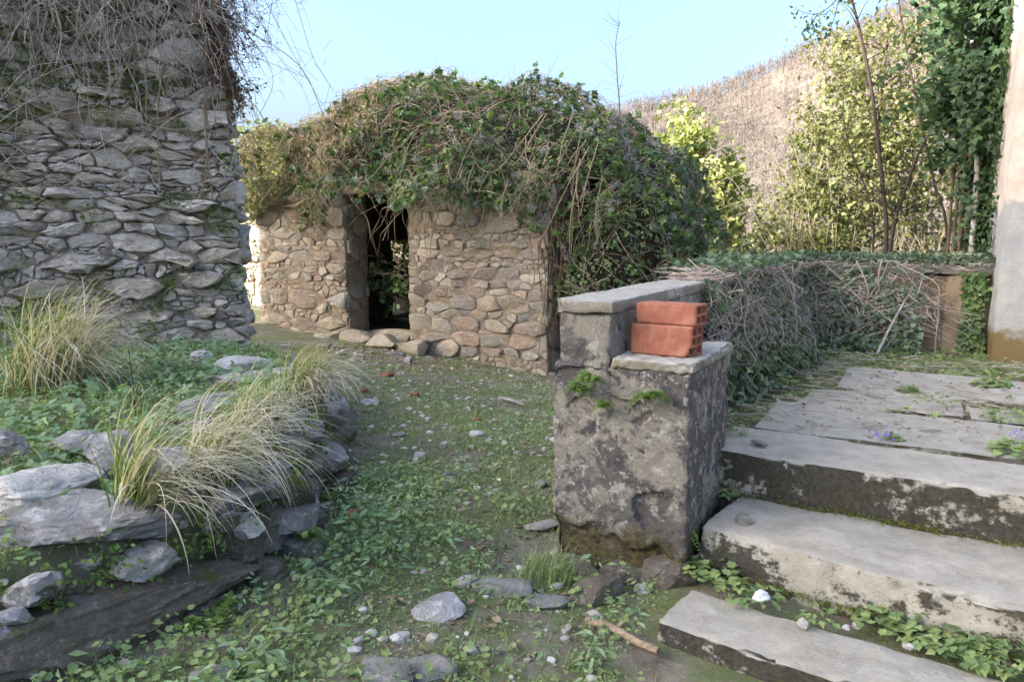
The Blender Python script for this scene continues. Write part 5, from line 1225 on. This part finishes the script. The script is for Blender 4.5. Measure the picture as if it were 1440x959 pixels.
# leaf litter, twigs and grit
def litter(n, dens, name, label, size, mat, **kw):
    x, y, z = scatter(n, dens, **kw); P = np.stack([x, y, z + rg.uniform(0.003, 0.012, len(x))], 1); o = leaves(name, 'oval', P, unit(rg.normal(size=P.shape) * np.array([1, 1, .15])), unit(np.array([0, 0, 1.0]) + rg.normal(size=P.shape) * .35), rg.uniform(size * .5, size * 1.4, len(P)), mat); return tag(o, label, 'leaves', None, 'stuff')
litter(26000, lambda x, y: np.clip(0.85 - 0.7 * lush(x, y) + 0.4 * noise2(x * 2, y * 2, 221), 0.06, 1), 'leaf_litter', 'dead brown leaves strewn over the path', 0.032, M['dead_leaf'])
x, y, z = scatter(1900, lambda x, y: np.clip(0.7 - 0.5 * lush(x, y), 0.05, 1)); tw = []
for a, c, d in zip(x, y, z):
    L = rg.uniform(.04, .17); t_ = rg.uniform(0, 6.28); p = np.array([a, c, d + .008]); e = np.array([math.cos(t_) * L, math.sin(t_) * L, rg.normal() * .006]); tw.append((np.array([p, p + e * .5 + np.array([0, 0, .004]), p + e]), .0022, .001))
tag(tubes('fallen_twigs', tw, M['vine_stem'], None, 3), 'fine dead twigs scattered over the path', 'twigs', None, 'stuff')
def gravel(name, n, dens, smin, smax, mat, label, seed, **kw):
    x, y, z = scatter(n, dens, **kw); r = np.random.default_rng(seed); forms = [rock_data((1, 1, .7), 1, 700 + k, 5, .08) for k in range(6)]; Vs, Fs, off, R = [], [], 0, []
    for k in range(6):
        s_ = slice(k, None, 6); m = len(x[s_]); V0, F0 = forms[k]; s = r.uniform(0, 1, m) ** 2.5 * (smax - smin) + smin; a = r.uniform(0, 6.28, m); ca, sa = np.cos(a)[:, None], np.sin(a)[:, None]
        V = np.stack([V0[None, :, 0] * ca - V0[None, :, 1] * sa, V0[None, :, 0] * sa + V0[None, :, 1] * ca, np.broadcast_to(V0[None, :, 2], (m, len(V0)))], -1) * s[:, None, None] + np.stack([x[s_], y[s_], z[s_] + s * .1], -1)[:, None, :]
        Vs.append(V.reshape(-1, 3)); Fs.append((F0[None] + (np.arange(m) * len(V0))[:, None, None]).reshape(-1, 3) + off); off += m * len(V0); R.append(np.repeat(r.random(m), len(V0)))
    return tag(mesh(name, np.concatenate(Vs), np.concatenate(Fs), mat, None, 30, {'rnd': np.concatenate(R)}), label, 'gravel', None, 'stuff')
M['grit'] = stem_mat('grit', [srgb(138, 130, 120), srgb(172, 166, 158), srgb(152, 144, 137), srgb(196, 192, 188), srgb(124, 112, 100)])
gravel('gravel', 11000, lambda x, y: np.clip(0.75 - 0.6 * lush(x, y) + 0.5 * noise2(x * 1.6, y * 1.6, 231), 0.03, 1), .010, .055, M['grit'], 'small grey pebbles and grit on the path', 23)
# stones one can pick out on the path
PT = M['path_stone']
for i, (px, py, sz, m, lab) in enumerate([
    (540, 948, (.20, .16, .07), PT, 'blue-grey flat stone at the lower edge of the path, left one of two'), (606, 938, (.17, .13, .06), PT, 'blue-grey flat stone at the lower edge of the path, right one of two'),
    (622, 855, (.22, .16, .07), M['pale_stone'], 'crumbly pale stone with a mossy spot in the middle of the path'), (700, 826, (.26, .13, .06), PT, 'long flat stone sunk in weeds left of the pier'),
    (762, 846, (.20, .13, .06), PT, 'greenish flat stone before the grass tuft of the pier'), (655, 818, (.10, .07, .05), M['pale_stone'], 'small pale stone beside the long flat stone'),
    (765, 738, (.20, .12, .05), PT, 'flat grey stone against the left side of the pier'), (842, 830, (.22, .15, .12), DS, 'round mossy stone at the foot of the pier'),
    (672, 610, (.13, .10, .06), M['pale_stone'], 'pale stone lying halfway up the path'), (591, 642, (.085, .07, .06), M['pale_stone'], 'round white stone in the middle of the path'), (624, 626, (.06, .06, .06), M['pale_stone'], 'small white pebble just beyond the round white stone'),
    (634, 668, (.10, .07, .04), PT, 'small flat grey stone near the slate chip'), (664, 660, (.12, .06, .03), M['bed_stone'], 'bluish slate chip on the path'), (762, 682, (.07, .06, .05), PT, 'little stone in the grass left of the pier'),
    (504, 704, (.14, .10, .05), PT, 'bluish flat stone near the far end of the low wall'), (520, 566, (.16, .10, .07), M['pale_stone'], 'dull white stone at the brown patch of the path'), (528, 563, (.07, .07, .09), M['pale_stone'], 'upright white chip beside the reddish soil'),
    (560, 612, (.12, .08, .04), PT, 'grey chip in the weeds of the path'), (440, 512, (.20, .15, .08), PT, 'grey stone lying on bare soil near the ruin'), (455, 486, (.22, .14, .08), PT, 'stone on bare soil left of the doorway'), (480, 497, (.14, .10, .07), M['pale_stone'], 'pale stone on bare soil below the doorway'),
    (505, 500, (.20, .12, .06), PT, 'flat stone in front of the doorway'), (556, 497, (.24, .15, .05), M['bed_stone'], 'blue-grey slab in front of the doorway'), (575, 508, (.12, .12, .1), M['bed_stone'], 'dark upright stone in front of the doorway'), (398, 487, (.26, .10, .05), M['pale_stone'], 'long pale stone near the left corner of the hut'),
    (300, 948, (.14, .10, .05), M['bed_stone'], 'blue-grey stone at the foot of the great slab'), (905, 830, (.07, .06, .05), M['pale_stone'], 'pale lump beside the lowest step'), (812, 690, (.05, .05, .04), PT, 'tiny stone against the pier')]):
    p = at(px, py, 0.0)
    for _ in range(6): p = at(px, py, float(ground_z(p[:1], p[1:2])[0]) + sz[2] * .2)
    tag(rock('loose_stone', p, sz, m, 600 + i, None, 3, rg.uniform(-.5, .5), (0, 0), 12, .05), lab, 'stone', 'loose stones on the path')
def on_ground(px, py, lift=0.0):
    p = at(px, py, 0.0)
    for _ in range(6): p = at(px, py, float(ground_z(p[:1], p[1:2])[0]) + lift)
    return p
for i, (px, py, sz, lab) in enumerate([(500, 722, (.13, .08, .05), 'reddish brick fragment near the far end of the low wall'), (545, 527, (.18, .12, .07), 'red brick fragment on the bare soil below the doorway'), (585, 555, (.13, .10, .06), 'red brick fragment in the middle of the far path'), (512, 549, (.10, .08, .05), 'small red tile fragment on the reddish soil'), (672, 590, (.10, .09, .05), 'brown tile fragment in the far weeds')]):
    tag(rock('brick_fragment', on_ground(px, py, .012), sz, M['red_clay'], 650 + i, None, 2, rg.uniform(0, 3), (0.1, 0.1), 14, .03), lab, 'fragment', 'brick fragments on the path')
# dead stick by the lowest step and one before the hut
a, c = on_ground(826, 872, .02), on_ground(926, 915, .03); d = c - a
tag(tubes('dead_stick', [(spline([a, a + d * .35 + np.array([0, 0, .012]), a + d * .7, c], 14), .016, .012), (spline([a + d * .4, a + d * .5 + np.array([.02, .03, .04])], 4), .006, .003)], M['driftwood'], None, 8), 'thick weathered stick lying before the lowest step', 'stick')
a, c = on_ground(705, 560, .02), on_ground(738, 570, .02)
tag(tubes('dead_stick', [(spline([a, (a + c) / 2 + np.array([0, 0, .01]), c], 8), .02, .012)], M['grey_bark'], None, 6), 'grey stick lying near the right corner of the hut', 'stick')

# ------------------------------------------------------------------ plants in walls, steps and terrace
def tuft(name, label, pos, n, kind, rad, h, size, mat, cat='weed', nrm=(0, 0, 1.0), group=None):
    a = rg.uniform(0, 6.28, n); q = np.sqrt(rg.random(n)); nr = unit(np.asarray(nrm, float)); t1 = unit(np.cross(nr, [0.3, 0.9, 0.2])); t2 = np.cross(nr, t1)
    rad_d = np.cos(a)[:, None] * t1 + np.sin(a)[:, None] * t2; P = np.asarray(pos) + rad_d * (q * rad)[:, None] + nr * (h * (1.1 - .8 * q) * rg.uniform(.4, 1.2, n))[:, None]
    o = leaves(name, kind, P, unit(rad_d + rg.normal(size=P.shape) * .25 + np.array([0, 0, -.1])), unit(nr + rad_d * .4 + np.array([0, 0, .4]) + rg.normal(size=P.shape) * .3), rg.uniform(size * .55, size * 1.25, n), mat, None, None, 1.0, None)
    return tag(o, label, cat, group)
def fern(label, pos, fronds, L, seed, out=(-0.4, -0.9, 0)):
    e = empty('fern', label, 'fern', 'ferns rooted in the masonry'); r = np.random.default_rng(seed); pos = np.asarray(pos, float); out = unit(np.asarray(out, float))
    for k in range(fronds):
        sd_ = np.cross(out, UP); d = unit(out * r.uniform(.4, 1) + sd_ * r.normal() * .8 + UP * r.uniform(-.2, .6)); l = L * r.uniform(.6, 1.1); q = spline([pos, pos + d * l * .5 + UP * l * .08, pos + d * l - UP * l * .35], 12)
        P, D, N = [], [], []
        side = unit(np.cross(d, UP))
        for j in range(1, 12):
            for s in (-1, 1): P.append(q[j]); D.append(side * s + d * .5 + UP * -.15); N.append(UP + out * .4)
        o = leaves('frond', 'slim', np.array(P), np.array(D), unit(np.array(N)), l * .34 * np.repeat(1 - (np.arange(1, 12) / 12.5) ** 1.5, 2) + .004, M['fern_leaf'], e, None, 1.5, None)
f0 = (-PV + np.array([0, 0, 0]))
fern('fern drooping from the ledge beside the bricks', T(.17, -.01, .80), 9, .10, 1, -PV); fern('fern on the front of the pier below the first one', T(.12, -.01, .75), 7, .09, 2, -PV); fern('bright fern under the ledge slab of the pier', T(.41, -.015, .755), 10, .10, 3, -PV)
fern('fern hanging near the front edge of the pier under the bricks', T(.235, -.015, .70), 6, .08, 4, -PV)
fern('fern at the foot of the pier beside the second step', at(962, 745, .22), 10, .10, 5, -PV); fern('yellow-green fern low on the dry stone wall', foot(2.35, .05, .07)[0], 14, .16, 6, (.8, -.5, 0)); fern('fern in the joint under the nearest tussock', foot(2.9, .12, .05)[0], 9, .12, 7, (.8, -.5, 0))
fern('fern low on the dry stone wall by the great slab', foot(3.4, .10, .04)[0], 8, .10, 8, (.9, -.3, 0))
G = 'weeds growing on the steps and terrace'
for i, (px, py, z, n, rad, sz, lab) in enumerate([
    (1005, 810, .085, 60, .08, .035, 'lobed weed cluster between the lowest step and the pier'), (1040, 838, .085, 50, .07, .034, 'lobed weed cluster beside the white scrap'), (1078, 842, .085, 46, .06, .034, 'lobed weed cluster right of the white scrap'), (980, 800, .10, 46, .06, .03, 'small weed cluster at the root of the pier'),
    (1310, 895, .085, 110, .12, .042, 'large lobed weed patch at the back of the lowest step'), (1370, 915, .085, 110, .13, .042, 'large lobed weed patch at the right end of the lowest step'), (1290, 860, .10, 16, .03, .03, 'tiny sprig under the second riser'), (1425, 935, .085, 70, .10, .04, 'weed patch in the lower right corner of the steps'), (1150, 868, .085, 40, .06, .03, 'small lobed weeds on the soil behind the lowest step, beside the pale stone'), (1235, 880, .085, 46, .07, .03, 'small weeds on the soil behind the lowest step, left of the large patch'),
    (1017, 694, .245, 26, .035, .034, 'round-leaved sprig where the second tread meets the pier'), (1035, 606, .44, 40, .05, .032, 'weed tuft beside the pier on the top step'), (1256, 618, .44, 36, .035, .022, 'little green tuft in the joint of the top slab'),
    (1275, 550, .44, 50, .05, .03, 'small weed tuft in the crack of the terrace'), (1332, 570, .44, 30, .04, .026, 'sprig on the terrace right of the crack tuft'), (1275, 578, .44, 22, .03, .022, 'tiny sprig on the terrace'), (1142, 490, .43, 90, .10, .036, 'bright green weed on the terrace before the parapet ivy'),
    (1425, 590, .43, 130, .14, .04, 'leafy weed at the right edge of the terrace'), (1395, 545, .43, 80, .10, .036, 'weed patch on the terrace near the house foot'), (1100, 540, .44, 70, .10, .034, 'grey-green weed on the terrace debris'), (1040, 530, .44, 40, .07, .03, 'weeds in the twigs right of the ledge'), (1430, 640, .43, 90, .10, .034, 'weed under the violet flowers at the right edge')]):
    tuft('step_weed', lab, at(px, py, z), n, ['lobed', 'tri', 'oval'][i % 3], rad, .06 if rad > .06 else .035, sz, M['weed_leaf'], 'weed', (0, 0, 1), G)
for i, (px, py, lab) in enumerate([(1240, 612, 'few violet flowers in the joint of the top slab'), (1432, 615, 'violet flowers at the right edge of the terrace')]):
    c = at(px, py, .47); n = 46; P = c + rg.normal(size=(n, 3)) * np.array([.03, .02, .015]); o = empty('violet_flower', None, None); leaves('petals', 'oval', P, unit(rg.normal(size=P.shape)), unit(rg.normal(size=P.shape) + np.array([0, -.5, .8])), rg.uniform(.008, .016, n), M['petal'], o); tag(o, lab, 'flower', 'violet flowers on the terrace')
# terrace floor: moss strip, ivy runners and debris before the parapet
def tscatter(n, dens, u0, u1, v0, v1):
    u, v = rg.uniform(u0, u1, n), rg.uniform(v0, v1, n); ok = rg.random(n) < dens(u, v); u, v = u[ok], v[ok]; p = PO + u[:, None] * PU + v[:, None] * PV; return u, v, p[:, 0], p[:, 1]
tz = lambda x: np.full(len(x), .412)
offslab = lambda u, v: ~(((v > .97) & (v < 1.6) & (u > .66)) | ((v > 2.26) & (v < 2.95) & (u > .95) & (u < 3)) | ((v > 1.68) & (v < 2.0) & (u > .78)))
u, v, x, y = tscatter(3800, lambda u, v: np.where(v > 3.0, np.clip(.55 + noise2(u * 2, v * 2, 241), 0, 1), np.clip(.25 + noise2(u * 3, v * 3, 242), 0, .6) * offslab(u, v)), .3, 3.6, .98, 4.2); plants('terrace_weeds', 'tri', x, y, tz(x) + .01, 3, 7, .04, .03, .024, M['weed_leaf'], 'low weeds and moss on the terrace floor', 'weeds')
u, v, x, y = tscatter(9000, lambda u, v: np.clip(.3 + 1.2 * noise2(u * 1.7 + 4, v * 1.7, 243), 0, 1) * sstep(2.85, 3.1, v) * sstep(4.0, 3.5, v), .7, 3.6, 2.7, 4.1); plants('terrace_moss', 'slim', x, y, tz(x), 3, 5, .02, .014, .016, M['moss_leaf'], 'yellow-green moss strip along the back of the terrace', 'moss')
u, v, x, y = tscatter(5200, lambda u, v: np.where(offslab(u, v), .95, .3) * np.clip(.6 + noise2(u * 2, v * 2, 245), .1, 1), .3, 3.4, .96, 3.2); P = np.stack([x, y, np.where(offslab(u, v), .415, .445) + rg.random(len(x)) * .008], 1)
tag(leaves('terrace_litter', 'oval', P, unit(rg.normal(size=P.shape) * np.array([1, 1, .15])), unit(np.array([0, 0, 1.0]) + rg.normal(size=P.shape) * .3), rg.uniform(.012, .035, len(P)), M['dead_leaf']), 'dead leaves in the gaps of the terrace slabs', 'leaves', None, 'stuff')
tw = []
u, v, x, y = tscatter(900, lambda u, v: np.where((v > 1.95) & (v < 2.3) | (v > 3.0) | (u < .75), .9, .12), .3, 3.2, .98, 3.6)
for a, c, uu, vv in zip(x, y, u, v):
    L = rg.uniform(.05, .25); t_ = rg.normal() * .6 - ANG; p = np.array([a, c, .452]); e = np.array([math.cos(t_) * L, math.sin(t_) * L, rg.normal() * .01]); tw.append((np.array([p, p + e * .5 + np.array([0, 0, .006]), p + e]), .003, .0013))
tag(tubes('terrace_twigs', tw, M['dry_stem'], None, 3), 'dry twigs strewn across the terrace slabs', 'twigs', None, 'stuff')
# moss and dirt gathered in the angle of each step
Q = []
for (pl, pr, dz) in ((s3l, s3r, .242), (s2l, s2r, .078)):
    n = 2600; f = rg.random(n) * 1.25; ok = rg.random(n) < np.clip(.55 + .9 * noise2(f * 9, f * 0 + dz, 251), .1, 1); f = f[ok]; d = unit((pr - pl)[:2]); nrm = np.array([d[1], -d[0]]); L = np.linalg.norm((pr - pl)[:2]); off = np.abs(rg.normal(size=len(f))) * .018
    Q.append(np.column_stack([pl[0] + d[0] * f * L + nrm[0] * off, pl[1] + d[1] * f * L + nrm[1] * off, dz + np.abs(rg.normal(size=len(f))) * .012]))
Q = np.concatenate(Q); tag(leaves('step_moss', 'slim', Q, unit(rg.normal(size=Q.shape) + np.array([0, -.3, .3])), unit(rg.normal(size=Q.shape) + np.array([0, 0, 1.0])), rg.uniform(.006, .016, len(Q)), M['moss_leaf']), 'dark moss gathered in the angles of the steps', 'moss', None, 'stuff')
# scraps on the steps
for i, (px, py, z, sz, m, lab) in enumerate([(1046, 730, .252, (.075, .06, .035), M['path_stone'], 'mauve-grey stone lying on the second tread'), (1068, 622, .445, (.09, .05, .015), M['path_stone'], 'thin flat stone beside the pier on the top step'), (1130, 876, .09, (.05, .04, .03), M['pale_stone'], 'pale stone at the back of the lowest step'), (1190, 882, .085, (.03, .025, .018), M['pale_stone'], 'tiny pale stone on the lowest step, left of another'), (1205, 880, .085, (.035, .03, .02), M['pale_stone'], 'tiny pale stone on the lowest step, right of another'), (1278, 908, .085, (.04, .03, .02), M['pale_stone'], 'flat pale chip on the lowest step by the weed patch')]):
    tag(rock('loose_stone', at(px, py, z), sz, m, 670 + i, None, 2, rg.uniform(0, 3), (0, 0), 9, .05), lab, 'stone', 'loose stones on the steps')
V, F = ico(3); V = V * (1 + .65 * fbm(V * 2.2, 9)[:, None] + .25 * noise(V * 6, 3)[:, None]) * np.array([.024, .02, .018]); tag(mesh('crumpled_scrap', V + at(1070, 838, .115), F, M['white_wrap'], None, None), 'crumpled white scrap among the weeds of the lowest step', 'litter')
# moss cushions and herbs on the dry wall
Q, D_ = [], []
for k in range(120):
    t0 = rg.uniform(1.2, 6.0); zz = rg.choice([.24, .27, .33, .03]) + rg.normal() * .02; p, yw = foot(t0, zz, .04 - zz * .4); m = 26; Q.append(p + rg.normal(size=(m, 3)) * .028)
Q = np.concatenate(Q); tag(leaves('joint_weeds', 'oval', Q, unit(rg.normal(size=Q.shape) + np.array([.5, -.3, -.2])), unit(rg.normal(size=Q.shape) * .4 + np.array([.3, -.3, .9])), rg.uniform(.012, .034, len(Q)), M['fern_leaf']), 'small green weeds rooted in the joints of the low dry wall', 'weeds', None, 'stuff')
# a reddish stalk standing in the bed
e = empty('dry_stalk', 'thin upright reddish stalk with a few leaves on the raised bed', 'stalk'); a = at(192, 606, .37); tubes('stem', [(spline([a, a + np.array([.0, 0, .2]), a + np.array([-.01, 0, .42])], 8), .004, .002), (spline([a + np.array([.03, 0, 0]), a + np.array([.035, 0, .3])], 6), .0035, .002)], M['dark_stem'], e, 5)
Q = a + np.stack([rg.normal(size=90) * .05, rg.normal(size=90) * .04, rg.uniform(.1, .42, 90)], 1); leaves('leaves', 'oval', Q, unit(rg.normal(size=Q.shape)), unit(rg.normal(size=Q.shape) * .5 + np.array([0, 0, 1.0])), rg.uniform(.012, .03, 90), M['herb_leaf'], e)
